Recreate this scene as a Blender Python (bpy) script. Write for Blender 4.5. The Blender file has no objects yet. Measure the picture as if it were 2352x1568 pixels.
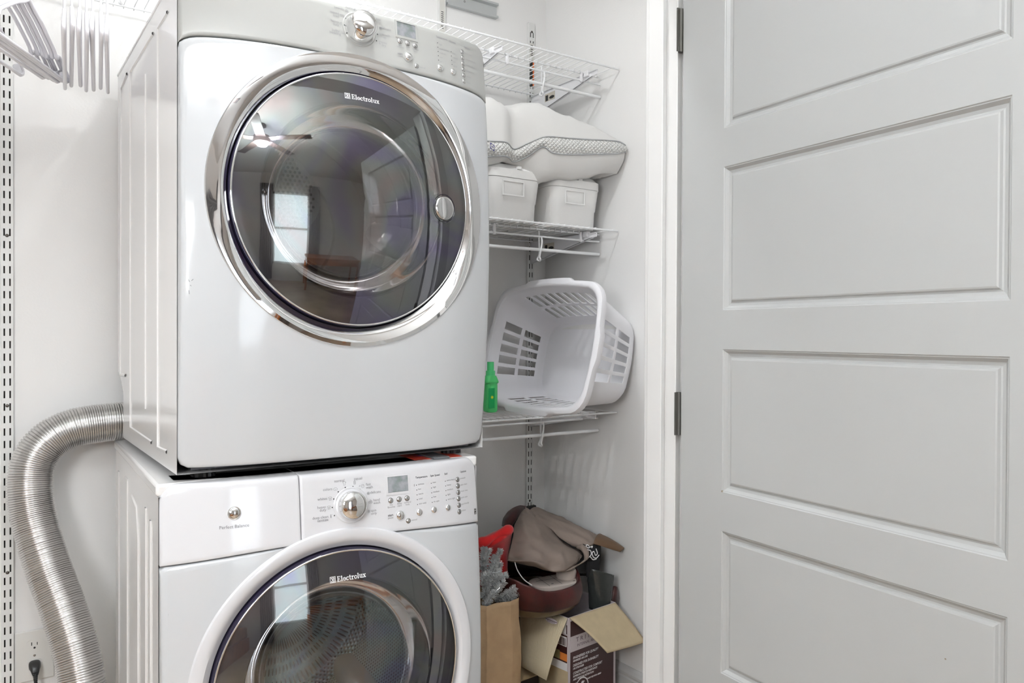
import bpy, bmesh, math, random
from mathutils import Vector, Matrix, noise
random.seed(4)
SC = bpy.context.scene
COL = SC.collection
PI = math.pi

# ------------------------------------------------------------------ camera, world, lights, exposure
YAW, PITCH, ROLL, FOC = 0.600712, -0.00914, 0.004271, 1807.6
CAM = Vector((0, -2.39, 1.2504))
FW = Vector((math.sin(YAW)*math.cos(PITCH), math.cos(YAW)*math.cos(PITCH), math.sin(PITCH)))
R0 = Vector((math.cos(YAW), -math.sin(YAW), 0)); U0 = R0.cross(FW)
RT = R0*math.cos(ROLL) + U0*math.sin(ROLL); UP = -R0*math.sin(ROLL) + U0*math.cos(ROLL)
cd = bpy.data.cameras.new('camera'); cam = bpy.data.objects.new('camera', cd); COL.objects.link(cam)
cam.matrix_world = Matrix(((RT.x, UP.x, -FW.x, CAM.x), (RT.y, UP.y, -FW.y, CAM.y), (RT.z, UP.z, -FW.z, CAM.z), (0, 0, 0, 1)))
cd.sensor_width = 36; cd.lens = 36*FOC/2352; cd.clip_start = .02
SC.camera = cam
w = bpy.data.worlds.new('world'); SC.world = w; w.use_nodes = True
w.node_tree.nodes['Background'].inputs[0].default_value = (.75, .85, 1, 1)
w.node_tree.nodes['Background'].inputs[1].default_value = 2.0
SC.view_settings.view_transform = 'Standard'; SC.view_settings.look = 'None'
SC.view_settings.gamma = 1; SC.view_settings.use_curve_mapping = False
SC.view_settings.exposure = 0.04
def area(name, loc, rot, sx, sy, power, col=(1, 1, 1), shape='RECTANGLE'):
    l = bpy.data.lights.new(name, 'AREA'); l.shape = shape; l.size = sx
    if shape == 'RECTANGLE': l.size_y = sy
    l.energy = power; l.color = col
    o = bpy.data.objects.new(name, l); COL.objects.link(o); o.location = loc; o.rotation_euler = rot
    return o
area('closet_lamp_light', (.66, -.93, 2.66), (0, 0, 0), .12, .2, 7, (.97, .985, 1), 'DISK')
area('closet_ceiling_fill', (.45, -.85, 2.53), (PI, 0, 0), .3, .3, 6, (.94, .975, 1), 'DISK')  # added fill, brightens the closet off its ceiling; no such fixture
area('room_ceiling_fill', (.2, -2.8, 2.40), (PI, 0, 0), .5, .5, 90, (.90, .955, 1), 'DISK')  # added fill aimed at the room ceiling to spread soft light
area('left_bounce_fill', (-.5, -2.35, 2.30), (PI, 0, 0), .5, .5, 90, (.90, .955, 1), 'DISK')  # added fill from the left, bounced off the ceiling onto the machine sides
area('closet_fill_light', (-.80, -2.35, 1.55), (PI/2-.20, 0, -1.08), .5, .5, 20, (.97, .985, 1))  # added fill for the dim lower closet and side wall, no known source
area('window_light', (.55, -5.12, 1.35), (PI/2, 0, PI), .86, 1.75, 14, (.88, .94, 1))

# ------------------------------------------------------------------ helpers
def tag(o, label=None, cat=None, group=None, kind=None):
    for k, v in (('label', label), ('category', cat), ('group', group), ('kind', kind)):
        if v: o[k] = v
    return o
def empty(name, loc=(0, 0, 0), rz=0, **k):
    o = bpy.data.objects.new(name, None); COL.objects.link(o); o.location = loc; o.rotation_euler = (0, 0, rz)
    o.empty_display_size = .05
    return tag(o, **k)
class MB:
    def __init__(s): s.v = []; s.f = []; s.m = []
    def add(s, vs, fs, mi=0):
        b = len(s.v); s.v += [tuple(v) for v in vs]; s.f += [tuple(i+b for i in f) for f in fs]; s.m += [mi]*len(fs)
    def box(s, a, b, mi=0, M=None):
        x0, y0, z0 = a; x1, y1, z1 = b
        vs = [Vector(p) for p in ((x0,y0,z0),(x1,y0,z0),(x1,y1,z0),(x0,y1,z0),(x0,y0,z1),(x1,y0,z1),(x1,y1,z1),(x0,y1,z1))]
        if M: vs = [M @ v for v in vs]
        s.add(vs, [(0,3,2,1),(4,5,6,7),(0,1,5,4),(1,2,6,5),(2,3,7,6),(3,0,4,7)], mi); return s
    def prism(s, poly, a, b, mi=0, caps=True):           # poly in (y,z), extruded along x from a to b
        n = len(poly); vs = [(a, y, z) for y, z in poly] + [(b, y, z) for y, z in poly]
        fs = [(i, (i+1) % n, n+(i+1) % n, n+i) for i in range(n)]
        if caps: fs += [tuple(range(n))[::-1], tuple(range(n, 2*n))]
        s.add(vs, fs, mi); return s
    def tube(s, path, r, seg=8, closed=False, mi=0, cap=True):
        path = [Vector(p) for p in path]; n = len(path)
        rs = r if isinstance(r, (list, tuple)) else [r]*n
        T = []
        for i in range(n):
            if closed: t = path[(i+1) % n]-path[i-1]
            else: t = path[min(i+1, n-1)]-path[max(i-1, 0)]
            T.append(t.normalized() if t.length > 1e-9 else Vector((0, 0, 1)))
        u = T[0].orthogonal().normalized(); vs = []
        for i in range(n):
            u = (u - T[i]*u.dot(T[i])); u = u.normalized() if u.length > 1e-6 else T[i].orthogonal().normalized()
            w_ = T[i].cross(u)
            for k in range(seg):
                a = 2*PI*k/seg; vs.append(path[i]+(u*math.cos(a)+w_*math.sin(a))*rs[i])
        fs = []
        for i in range(n if closed else n-1):
            j = (i+1) % n
            off = 0
            for k in range(seg):
                fs.append((i*seg+k, i*seg+(k+1) % seg, j*seg+(k+1) % seg, j*seg+k))
        if cap and not closed: fs += [tuple(range(seg))[::-1], tuple(range((n-1)*seg, n*seg))]
        s.add(vs, fs, mi); return s
    def lathe(s, prof, seg=32, M=None, mi=0):             # prof: (r, h) around local -Y (towards the viewer)
        vs = []; fs = []
        for r, h in prof:
            for k in range(seg):
                a = 2*PI*k/seg; vs.append(Vector((r*math.cos(a), -h, r*math.sin(a))))
        for i in range(len(prof)-1):
            for k in range(seg):
                fs.append((i*seg+k, i*seg+(k+1) % seg, (i+1)*seg+(k+1) % seg, (i+1)*seg+k))
        if M: vs = [M @ v for v in vs]
        s.add(vs, fs, mi); return s
    def grid(s, P, mi=0, cu=False):                       # P[i][j]
        n = len(P); m = len(P[0]); vs = [p for row in P for p in row]; fs = []
        for i in range(n-1):
            for j in range(m if cu else m-1):
                fs.append((i*m+j, i*m+(j+1) % m, (i+1)*m+(j+1) % m, (i+1)*m+j))
        s.add(vs, fs, mi); return s
    def build(s, name, mats, parent=None, smooth=False, bevel=0, auto=None, solid=0, sub=0, seg=2, recalc=True):
        me = bpy.data.meshes.new(name); me.from_pydata(s.v, [], s.f)
        if not isinstance(mats, (list, tuple)): mats = [mats]
        for m in mats: me.materials.append(m)
        me.polygons.foreach_set('material_index', s.m)
        if recalc:
            bm = bmesh.new(); bm.from_mesh(me)
            bmesh.ops.remove_doubles(bm, verts=bm.verts, dist=1e-6)
            bmesh.ops.recalc_face_normals(bm, faces=bm.faces); bm.to_mesh(me); bm.free()
        if smooth: me.shade_smooth()
        if auto: me.shade_smooth(); me.set_sharp_from_angle(angle=math.radians(auto))
        o = bpy.data.objects.new(name, me); COL.objects.link(o); o.parent = parent
        if solid:
            m = o.modifiers.new('s', 'SOLIDIFY'); m.thickness = solid; m.offset = 0
        if bevel:
            m = o.modifiers.new('b', 'BEVEL'); m.width = bevel; m.segments = seg; m.limit_method = 'ANGLE'; m.angle_limit = math.radians(40); m.harden_normals = False
            if not smooth and not auto: me.shade_smooth(); me.set_sharp_from_angle(angle=math.radians(60))
        if sub:
            m = o.modifiers.new('u', 'SUBSURF'); m.levels = m.render_levels = sub
        return o
def copy(o, parent=None, loc=None):
    c = o.copy(); COL.objects.link(c); c.parent = parent
    if loc is not None: c.location = loc
    return c
def copy_tree(o, parent=None, kids=None):
    c = copy(o, parent)
    for ch in list(o.children): copy_tree(ch, c)
    return c

def mat(name, col, rough=.5, metal=0, bump=0, bscale=60, var=0, vscale=5, coat=0, spec=.5, sheen=0, trans=0, emit=None, sss=0, bdist=.002, var2=None, emix=None):
    m = bpy.data.materials.new(name); m.use_nodes = True; nt = m.node_tree; b = nt.nodes['Principled BSDF']
    b.inputs['Base Color'].default_value = (*col, 1); b.inputs['Roughness'].default_value = rough
    b.inputs['Metallic'].default_value = metal; b.inputs['Specular IOR Level'].default_value = spec
    if coat: b.inputs['Coat Weight'].default_value = coat; b.inputs['Coat Roughness'].default_value = .04
    if sheen: b.inputs['Sheen Weight'].default_value = sheen
    if emit: b.inputs['Emission Color'].default_value = (*emit[0], 1); b.inputs['Emission Strength'].default_value = emit[1]
    tc = nt.nodes.new('ShaderNodeTexCoord')
    if var or var2:
        n = nt.nodes.new('ShaderNodeTexNoise'); n.inputs['Scale'].default_value = vscale; n.inputs['Detail'].default_value = 5
        nt.links.new(tc.outputs['Object'], n.inputs['Vector'])
        r = nt.nodes.new('ShaderNodeValToRGB'); e = r.color_ramp.elements
        e[0].position = .3; e[1].position = .7
        e[0].color = (*[c*(1-var) for c in col], 1); e[1].color = (*(var2 if var2 else [min(1, c*(1+var)) for c in col]), 1)
        nt.links.new(n.outputs['Fac'], r.inputs[0]); nt.links.new(r.outputs[0], b.inputs['Base Color'])
    if bump:
        n = nt.nodes.new('ShaderNodeTexNoise'); n.inputs['Scale'].default_value = bscale; n.inputs['Detail'].default_value = 4
        nt.links.new(tc.outputs['Object'], n.inputs['Vector'])
        bp = nt.nodes.new('ShaderNodeBump'); bp.inputs['Strength'].default_value = bump; bp.inputs['Distance'].default_value = bdist
        nt.links.new(n.outputs['Fac'], bp.inputs['Height']); nt.links.new(bp.outputs[0], b.inputs['Normal'])
    return m
def glassy(name, tint, refl, rough=.02, rtint=(1, 1, 1)):
    m = bpy.data.materials.new(name); m.use_nodes = True; nt = m.node_tree; nt.nodes.remove(nt.nodes['Principled BSDF'])
    out = nt.nodes['Material Output']; t = nt.nodes.new('ShaderNodeBsdfTransparent'); t.inputs[0].default_value = (*tint, 1)
    g = nt.nodes.new('ShaderNodeBsdfGlossy'); g.inputs['Roughness'].default_value = rough; g.inputs[0].default_value = (*rtint, 1)
    f = nt.nodes.new('ShaderNodeFresnel'); f.inputs[0].default_value = 1.5
    a = nt.nodes.new('ShaderNodeMath'); a.operation = 'ADD'; a.inputs[1].default_value = refl; a.use_clamp = True
    if 'door' in name:
        tc = nt.nodes.new('ShaderNodeTexCoord'); n = nt.nodes.new('ShaderNodeTexNoise'); n.inputs['Scale'].default_value = 5; n.inputs['Distortion'].default_value = 1.2
        r = nt.nodes.new('ShaderNodeValToRGB'); r.color_ramp.elements[0].color = (.72, .66, 1, 1); r.color_ramp.elements[0].position = .35; r.color_ramp.elements[1].color = (1, .86, .82, 1); r.color_ramp.elements[1].position = .65
        e = r.color_ramp.elements.new(.5); e.color = (.88, .95, .90, 1)
        nt.links.new(tc.outputs['Object'], n.inputs['Vector']); nt.links.new(n.outputs['Fac'], r.inputs[0]); nt.links.new(r.outputs[0], g.inputs[0])
    mx = nt.nodes.new('ShaderNodeMixShader')
    nt.links.new(f.outputs[0], a.inputs[0]); nt.links.new(a.outputs[0], mx.inputs[0]); nt.links.new(t.outputs[0], mx.inputs[1]); nt.links.new(g.outputs[0], mx.inputs[2])
    nt.links.new(mx.outputs[0], out.inputs[0])
    return m

M_WALL = mat('wall_paint', (.86, .855, .845), .55, bump=.35, bscale=160, bdist=.0008)
M_CEIL = mat('ceiling_paint', (.82, .815, .80), .7)
M_TRIM = mat('trim_paint', (.60, .598, .59), .35, bump=.08, bscale=40)
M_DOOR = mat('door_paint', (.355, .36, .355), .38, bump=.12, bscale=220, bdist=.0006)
def specks(m, base, dark, sc=26, th=.70):
    nt = m.node_tree; b = nt.nodes['Principled BSDF']; tc = nt.nodes.new('ShaderNodeTexCoord')
    n = nt.nodes.new('ShaderNodeTexVoronoi'); n.inputs['Scale'].default_value = sc; n2 = nt.nodes.new('ShaderNodeTexNoise'); n2.inputs['Scale'].default_value = 5
    nt.links.new(tc.outputs['Object'], n.inputs['Vector']); nt.links.new(tc.outputs['Object'], n2.inputs['Vector'])
    a = nt.nodes.new('ShaderNodeMath'); a.operation = 'LESS_THAN'; a.inputs[1].default_value = .045; nt.links.new(n.outputs['Distance'], a.inputs[0])
    c = nt.nodes.new('ShaderNodeMath'); c.operation = 'GREATER_THAN'; c.inputs[1].default_value = .62; nt.links.new(n2.outputs['Fac'], c.inputs[0])
    d = nt.nodes.new('ShaderNodeMath'); d.operation = 'MULTIPLY'; nt.links.new(a.outputs[0], d.inputs[0]); nt.links.new(c.outputs[0], d.inputs[1])
    mx = nt.nodes.new('ShaderNodeMix'); mx.data_type = 'RGBA'; mx.inputs[6].default_value = (*base, 1); mx.inputs[7].default_value = (*dark, 1)
    nt.links.new(d.outputs[0], mx.inputs[0]); nt.links.new(mx.outputs[2], b.inputs['Base Color'])
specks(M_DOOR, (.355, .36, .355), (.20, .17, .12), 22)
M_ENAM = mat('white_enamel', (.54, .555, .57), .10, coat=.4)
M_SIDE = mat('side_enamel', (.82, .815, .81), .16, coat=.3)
M_PAN_G = mat('grey_panel', (.43, .435, .42), .26)
M_PAN_W = mat('white_panel', (.67, .67, .69), .12, coat=.4)
M_CHR = mat('chrome', (.86, .86, .86), .035, metal=1)
M_CHR2 = mat('satin_chrome', (.62, .62, .62), .12, metal=1)
M_SEAL = mat('dark_seal', (.02, .018, .03), .25)
M_RIM = mat('glass_rim_purple', (.018, .015, .034), .05)
M_MASK = mat('door_mask', (.075, .075, .085), .12)
M_DRUM = mat('drum_grey', (.50, .50, .49), .38, metal=.3, var=.12, vscale=4)
M_DRUMW = mat('drum_light', (.62, .63, .62), .3, metal=.3)
M_WHITEP = mat('white_plastic', (.86, .86, .88), .3)
M_WIRE = mat('white_wire', (.88, .89, .90), .28)
M_STD = mat('standard_paint', (.76, .765, .75), .35)
M_BLK = mat('black_plastic', (.012, .012, .012), .4)
M_DARK = mat('dark_gap', (.05, .048, .042), .8)
M_INK = mat('grey_ink', (.16, .16, .17), .5)
M_INKB = mat('black_ink', (.02, .02, .02), .5)
M_LOGO = mat('logo_white', (.85, .86, .87), .3)
M_GLASS = glassy('dark_door_glass', (.74, .73, .74), .16)
M_GLASS_W = glassy('clear_door_glass', (.82, .82, .84), .11)
M_BOWL = glassy('bowl_glass', (.88, .89, .90), .02, .05)

# ------------------------------------------------------------------ room shell
def shell(name, a, b, m, **k): return tag(MB().box(a, b).build(name, m, **k), kind='structure')
XR = 1.789; YF0, YF1 = -1.1575, -1.2385
shell('floor', (-2.2, -5.4, -.05), (3.4, .1, 0), mat('floor_wood', (.40, .30, .21), .35, var=.25, vscale=3))
shell('ceiling', (-2.2, -5.4, 2.74), (3.4, .1, 2.80), M_CEIL)
shell('wall_back', (-1.1, 0, 0), (XR+.1, .1, 2.74), M_WALL)
shell('wall_right', (XR, YF0, 0), (XR+.1, 0, 2.74), M_WALL)
shell('wall_left', (-1.1, YF0, 0), (-1.0, 0, 2.74), M_WALL)
mb = MB(); mb.box((1.215, YF1, 0), (3.3, YF0, 2.74)); mb.box((-2.1, YF1, 0), (-.85, YF0, 2.74)); mb.box((-.85, YF1, 2.08), (1.215, YF0, 2.74))
tag(mb.build('wall_front', M_WALL), kind='structure')
M_ROOM = mat('room_wall_paint', (.62, .585, .555), .6)
shell('wall_room_left', (-2.2, -5.3, 0), (-2.1, YF1, 2.74), M_ROOM)
shell('wall_room_right', (3.3, -5.3, 0), (3.4, YF1, 2.74), M_ROOM)
mb = MB()
WX0, WX1, WZ0, WZ1 = .10, 1.00, .45, 2.25
mb.box((-2.1, -5.4, 0), (WX0, -5.3, 2.74)); mb.box((WX1, -5.4, 0), (3.3, -5.3, 2.74)); mb.box((WX0, -5.4, 0), (WX1, -5.3, WZ0)); mb.box((WX0, -5.4, WZ1), (WX1, -5.3, 2.74))
tag(mb.build('wall_room_far', M_ROOM), kind='structure')
# room window: frame, bar, daylit panes
wn = empty('window_1', (0, 0, 0), kind='structure')
mb = MB(); t = .05
mb.box((WX0, -5.36, WZ0), (WX0+t, -5.28, WZ1)); mb.box((WX1-t, -5.36, WZ0), (WX1, -5.28, WZ1)); mb.box((WX0, -5.36, WZ1-t), (WX1, -5.28, WZ1)); mb.box((WX0, -5.36, WZ0), (WX1, -5.28, WZ0+t)); mb.box((WX0, -5.35, 1.33), (WX1, -5.29, 1.38))
mb.build('window_frame', M_TRIM, wn)
MB().box((WX0, -5.345, WZ0), (WX1, -5.34, WZ1)).build('window_pane', mat('daylit_pane', (.8, .85, .9), .3, emit=((.86, .93, 1), 1.6)), wn)
# jamb with stop beside the open door
mb = MB()
mb.box((1.2, YF1, 0), (1.215, YF0, 2.08)); mb.box((1.188, -1.2085, 0), (1.2, -1.1665, 2.065))
tag(mb.build('trim_1', M_TRIM, bevel=.0015), kind='structure')
mb = MB()
mb.box((1.2, YF0, 0), (1.27, YF0+.012, 2.12))
tag(mb.build('trim_2', M_TRIM, bevel=.002), kind='structure')
# baseboards
def board(name, M):
    mb = MB(); prof = [(0, 0), (.014, 0), (.014, .118), (.0105, .122), (.0105, .126), (.017, .131), (.017, .139), (.011, .149), (.004, .155), (0, .155)]
    vs = [M(0, d, z) for d, z in prof]+[M(1, d, z) for d, z in prof]; n = len(prof)
    mb.add(vs, [(i, (i+1) % n, n+(i+1) % n, n+i) for i in range(n)]+[tuple(range(n)), tuple(range(n, 2*n))[::-1]])
    return tag(mb.build(name, M_TRIM), kind='structure')
board('baseboard_right', lambda s, d, z: (XR-d, YF0*s, z))
board('baseboard_back', lambda s, d, z: (-1+(XR+1-.0005)*s, -d, z))

# ------------------------------------------------------------------ door (five raised panels, open)
dth = math.radians(4.8)
dm = empty('door_1', (1.199, -1.2535, 0), kind='structure')
DX = Vector((-math.sin(dth), -math.cos(dth), 0)); DN = Vector((-math.cos(dth), math.sin(dth), 0))   # along the door, and towards the closet side
ORG = Vector((1.199, -1.2535, 0)); A0 = Vector((1.189, -1.371, 0))
S0 = (ORG-A0).dot(DX)
def dpt(s, d, z): return A0 - ORG + DX*s + DN*d + Vector((0, 0, z))
PW = .529; PER = .3497; ZT = [1.573+PER-.001, 1.573, 1.2233, .8736, .524]; PH = .2745
def door_face(mb, off, sg):
    # flat stiles and rails with recessed ogee and raised field
    s_l, s_r = S0+.002, PW+.114
    zs = [.008]
    for z in reversed(ZT): zs += [z-PH, z]
    zs.append(2.04)
    F = lambda s, d, z: dpt(s, off+sg*d, z)
    mb.add([F(s_l,0,.008),F(0,0,.008),F(0,0,2.04),F(s_l,0,2.04)], [(0,1,2,3)]); mb.add([F(PW,0,.008),F(s_r,0,.008),F(s_r,0,2.04),F(PW,0,2.04)], [(0,1,2,3)])
    for i in range(0, len(zs), 2): mb.add([F(0,0,zs[i]),F(PW,0,zs[i]),F(PW,0,zs[i+1]),F(0,0,zs[i+1])], [(0,1,2,3)])
prof = [(0, 0), (.0015, -.0015), (.003, -.0018), (.008, -.0072), (.013, -.0085), (.0155, -.0078), (.018, -.0048), (.0205, -.0040)]
mb = MB(); door_face(mb, 0, 1)
s_l, s_r = S0+.002, PW+.114
bk = -.035
F = lambda s, d, z: dpt(s, d, z)
mb.add([F(s_l,bk,.008),F(s_r,bk,.008),F(s_r,bk,2.04),F(s_l,bk,2.04),F(s_l,0,.008),F(s_r,0,.008),F(s_r,0,2.04),F(s_l,0,2.04)], [(0,1,2,3),(0,1,5,4),(1,2,6,5),(2,3,7,6),(3,0,4,7)])
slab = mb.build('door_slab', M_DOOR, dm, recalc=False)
for z in ZT:
    mb = MB(); loops = []
    for ins, d in prof: loops.append([F(ins, d, z-PH+ins), F(PW-ins, d, z-PH+ins), F(PW-ins, d, z-ins), F(ins, d, z-ins)])
    mb.grid([[Vector(p) for p in l] for l in loops], cu=True); mb.add(loops[-1], [(0, 1, 2, 3)])
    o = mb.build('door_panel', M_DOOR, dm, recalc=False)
for z in (.30, 1.045, 1.83):
    mb = MB(); mb.tube([(0, .006, z), (0, .006, z+.088)], .0055, 10); mb.box((-.012, .003, z), (.001, .0058, z+.088))
    mb.build('hinge', mat('hinge_metal', (.11, .105, .095), .4, metal=.7) if z == .30 else bpy.data.materials['hinge_metal'], dm)

# ------------------------------------------------------------------ lettering helpers
def text_mesh(txt, size, bold=0.0):
    cu = bpy.data.curves.new('t', 'FONT'); cu.body = txt; cu.size = size; cu.align_x = 'CENTER'; cu.align_y = 'CENTER'; cu.offset = bold; cu.resolution_u = 2
    o = bpy.data.objects.new('t', cu); me = bpy.data.meshes.new_from_object(o)
    vs = [v.co.copy() for v in me.vertices]; fs = [tuple(p.vertices) for p in me.polygons]
    bpy.data.objects.remove(o); bpy.data.curves.remove(cu); bpy.data.meshes.remove(me)
    return vs, fs
def stroke(pts, w_):
    out = []
    for a, b in zip(pts[:-1], pts[1:]):
        a = Vector(a); b = Vector(b); t = (b-a); 
        if t.length < 1e-9: continue
        t.normalize(); n = Vector((-t.y, t.x))*w_/2; e = t*w_*.15
        out.append([a-n-e, b-n+e, b+n+e, a+n-e])
    return out
def arc(cx, cy, r, a0, a1, n=14, ry=None):
    return [(cx+r*math.cos(math.radians(a0+(a1-a0)*i/n)), cy+(ry or r)*math.sin(math.radians(a0+(a1-a0)*i/n))) for i in range(n+1)]
def slab_word():
    Q = []; x = 0; W = .24; S = .13
    def st(p, w_=W): Q.extend(stroke(p, w_))
    H = 1.45
    def E(x):
        st([(x+.24, 0), (x+.24, H)]); st([(x, .065), (x+.95, .065)], S); st([(x, H-.065), (x+.93, H-.065)], S); st([(x+.2, .72), (x+.7, .72)], S); st([(x+.9, 0), (x+.9, .4)], S); st([(x+.88, H), (x+.88, H-.38)], S); st([(x+.68, .55), (x+.68, .9)], .1); return 1.12
    def l(x): st([(x+.26, 0), (x+.26, H)]); st([(x, .06), (x+.52, .06)], .12); st([(x, H-.06), (x+.26, H-.06)], .12); return .6
    def e(x): st(arc(x+.44, .5, .38, -50, 180, 16), .2); st(arc(x+.44, .5, .38, 180, 325, 12), .2); st([(x+.1, .52), (x+.82, .52)], .12); return .95
    def c(x): st(arc(x+.44, .5, .38, 50, 310, 18), .22); st([(x+.7, .95), (x+.7, .62)], .12); return .88
    def t(x): st([(x+.28, 1.3), (x+.28, .3)]); st(arc(x+.46, .26, .18, 180, 300, 6), .18); st([(x, .94), (x+.62, .94)], .12); return .7
    def r(x): st([(x+.28, 0), (x+.28, 1)]); st([(x, .06), (x+.6, .06)], .12); st([(x, .94), (x+.28, .94)], .12); st([(x+.38, .75), (x+.6, .92), (x+.78, .85)], .2); return .86
    def o(x): st(arc(x+.46, .5, .38, 0, 360, 22), .22); return .98
    def u(x): st([(x+.26, 1), (x+.26, .35)]); st([(x+.8, 1), (x+.8, 0)]); st(arc(x+.50, .35, .24, 180, 300, 6), .2); st([(x, .94), (x+.26, .94)], .12); st([(x+.55, .94), (x+.8, .94)], .12); st([(x+.8, .06), (x+1.04, .06)], .12); return 1.1
    def X(x): st([(x+.14, .05), (x+.8, .95)], .14); st([(x+.14, .95), (x+.8, .05)], .24); [st([(x+a, y), (x+a+.38, y)], .12) for a, y in ((0, .06), (.56, .06), (0, .94), (.56, .94))]; return 1
    for g in (E, l, e, c, t, r, o, l, u, X): x += g(x)
    L = x
    # mark: framed square with the two half-circle strokes
    q = []; x0 = -2.1; s = 1.62; b = -.1
    def sq(p, w_): q.extend(stroke(p, w_))
    sq([(x0, b+.06), (x0+s, b+.06)], .12); sq([(x0, b+s), (x0+s, b+s)], .12); sq([(x0+.06, b), (x0+.06, b+s)], .12); sq([(x0+s-.06, b), (x0+s-.06, b+s)], .12)
    sq([(x0+.5, b+s*.86), (x0+1.15, b+s*.86), (x0+1.3, b+s*.75), (x0+1.3, b+s*.25), (x0+1.15, b+s*.14), (x0+.5, b+s*.14)], .12)
    sq([(x0+.3, b+s*.84), (x0+.82, b+s*.5), (x0+.3, b+s*.16)], .16); sq([(x0+.95, b+s*.2), (x0+.95, b+s*.8)], .16)
    return Q+q, x0, L

# ------------------------------------------------------------------ the two machines (shared body plan)
W_, CX, CZ = .686, .343, .547
def Fd(u, z):
    t = (u-CX)/CX
    return .035*(1-((z-.48)/.47)**2)+.04*(1-min(1, abs(t))**4)
def FN(u, z):
    e = 1e-3
    return Vector((-(Fd(u+e, z)-Fd(u-e, z))/(2*e)*-1*-1, -1, -(Fd(u, z+e)-Fd(u, z-e))/(2*e))).normalized()
def surf(u, z, o=0): return Vector((u, -Fd(u, z)-o, z))
def seat(u, z, o=0):                                    # frame on the front skin: local -Y looks out along the normal
    n = FN(u, z); ax = Vector((1, 0, 0)); ax = (ax-n*ax.dot(n)).normalized(); up = ax.cross(-n).normalized()*-1
    if up.z < 0: up = -up
    p = surf(u, z, o)
    return Matrix(((ax.x, -n.x, up.x, p.x), (ax.y, -n.y, up.y, p.y), (ax.z, -n.z, up.z, p.z), (0, 0, 0, 1)))
def letter(mb, txt, u, z, size, bold=0, align='c', surfo=.0004, mi=0):
    vs, fs = text_mesh(txt, size, bold)
    if not vs: return
    if align == 'l': dx = -min(v.x for v in vs)
    elif align == 'r': dx = -max(v.x for v in vs)
    else: dx = 0
    mb.add([surf(u+v.x+dx, z+v.y, surfo) for v in vs], fs, mi)
def lines2d(mb, pts, u, z, s, w_=.0005, mi=0):
    for q in stroke([(p[0]*s, p[1]*s) for p in pts], w_): mb.add([surf(u+v[0], z+v[1], .0004) for v in q], [(0, 1, 2, 3)], mi)
def dot(mb, u, z, r, mi=0):
    n = 12; mb.add([surf(u+r*math.cos(2*PI*k/n), z+r*math.sin(2*PI*k/n), .0006) for k in range(n)], [tuple(range(n))], mi)
ICON = {
 'tshirt': [[(-1,.6),(-.4,1),(.4,1),(1,.6),(.8,.2),(.5,.3),(.5,-1),(-.5,-1),(-.5,.3),(-.8,.2),(-1,.6)]],
 'towels': [[(-.8,-.9),(.8,-.9),(.8,-.4),(-.8,-.4),(-.8,-.9)],[(-.6,-.4),(.7,-.2),(.6,.2),(-.6,.1),(-.6,-.4)],[(-.5,.1),(-.4,.8),(.5,.7),(.6,.2)]],
 'box': [[(-1.1,-.6),(1.1,-.6),(1.1,.6),(-1.1,.6),(-1.1,-.6)],[(-.3,-.6),(0,0),(-.4,.6)],[(.3,.4),(.6,.1),(.8,-.3)]],
 'shirtx': [[(-1,.6),(-.4,.9),(.4,.9),(1,.6),(.7,.1),(.6,-.9),(-.6,-.9),(-.6,.1),(-1,.6)],[(-.2,.2),(.3,-.4)],[(.3,.2),(-.2,-.4)]],
 'square_round': [[(-1,-.8),(1,-.8),(1,.4),(.6,.8),(-.6,.8),(-1,.4),(-1,-.8)],[(-.5,-.3),(-.3,.2),(.3,.2),(.5,-.3),(0,-.6),(-.5,-.3)]],
 'glove': [[(-.9,.5),(-.2,.9),(.9,.4),(.7,-.2),(.3,-.9),(-.5,-.6),(-.2,.1),(-.9,.5)]],
 'glass': [[(-.5,.9),(.5,.9),(0,0),(-.5,.9)],[(-.5,-.9),(.5,-.9),(0,0),(-.5,-.9)],[(-.3,-.75),(.3,-.75)]],
 'clock': [arc(0,0,.9,0,360,16),[(0,0),(.5,.5)],[(0,0),(-.4,.1)]],
 'flower': [arc(.55*math.cos(k*PI/3),.55*math.sin(k*PI/3),.3,0,360,8) for k in range(6)]+[arc(0,0,.25,0,360,8)],
 'hand': [[(-1,-.9),(1,-.9),(1,.1),(-1,.1),(-1,-.9)],[(-.5,.1),(-.2,1),(.4,.7),(.6,.1)],[(-.6,-.3),(.6,-.3)]],
 'spiral': [[(.9*k/26*math.cos(k*.5),.9*k/26*math.sin(k*.5)) for k in range(27)]],
 'cloud': [[(-1,-.4),(-1.2,.2),(-.4,.8),(.7,.7),(1.2,.1),(.9,-.5),(.3,-.5),(.1,-.1),(-.1,-.5),(-1,-.4)]],
 'thermo': [[(-.15,.9),(.15,.9),(.15,-.3),(.4,-.7),(0,-1),(-.4,-.7),(-.15,-.3),(-.15,.9)],[(.6,.8),(.9,.8)],[(0,-.7),(0,.3)]],
 'can': [[(-.5,-1),(.5,-1),(.5,.5),(.2,1),(-.2,1),(-.5,.5),(-.5,-1)],[(-.5,.3),(.5,.3)],[(0,.3),(0,-1)]],
 'bars': [[(-.9,-.2),(-.5,.4)],[(-.5,-.2),(-.1,.4)]]}

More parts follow.
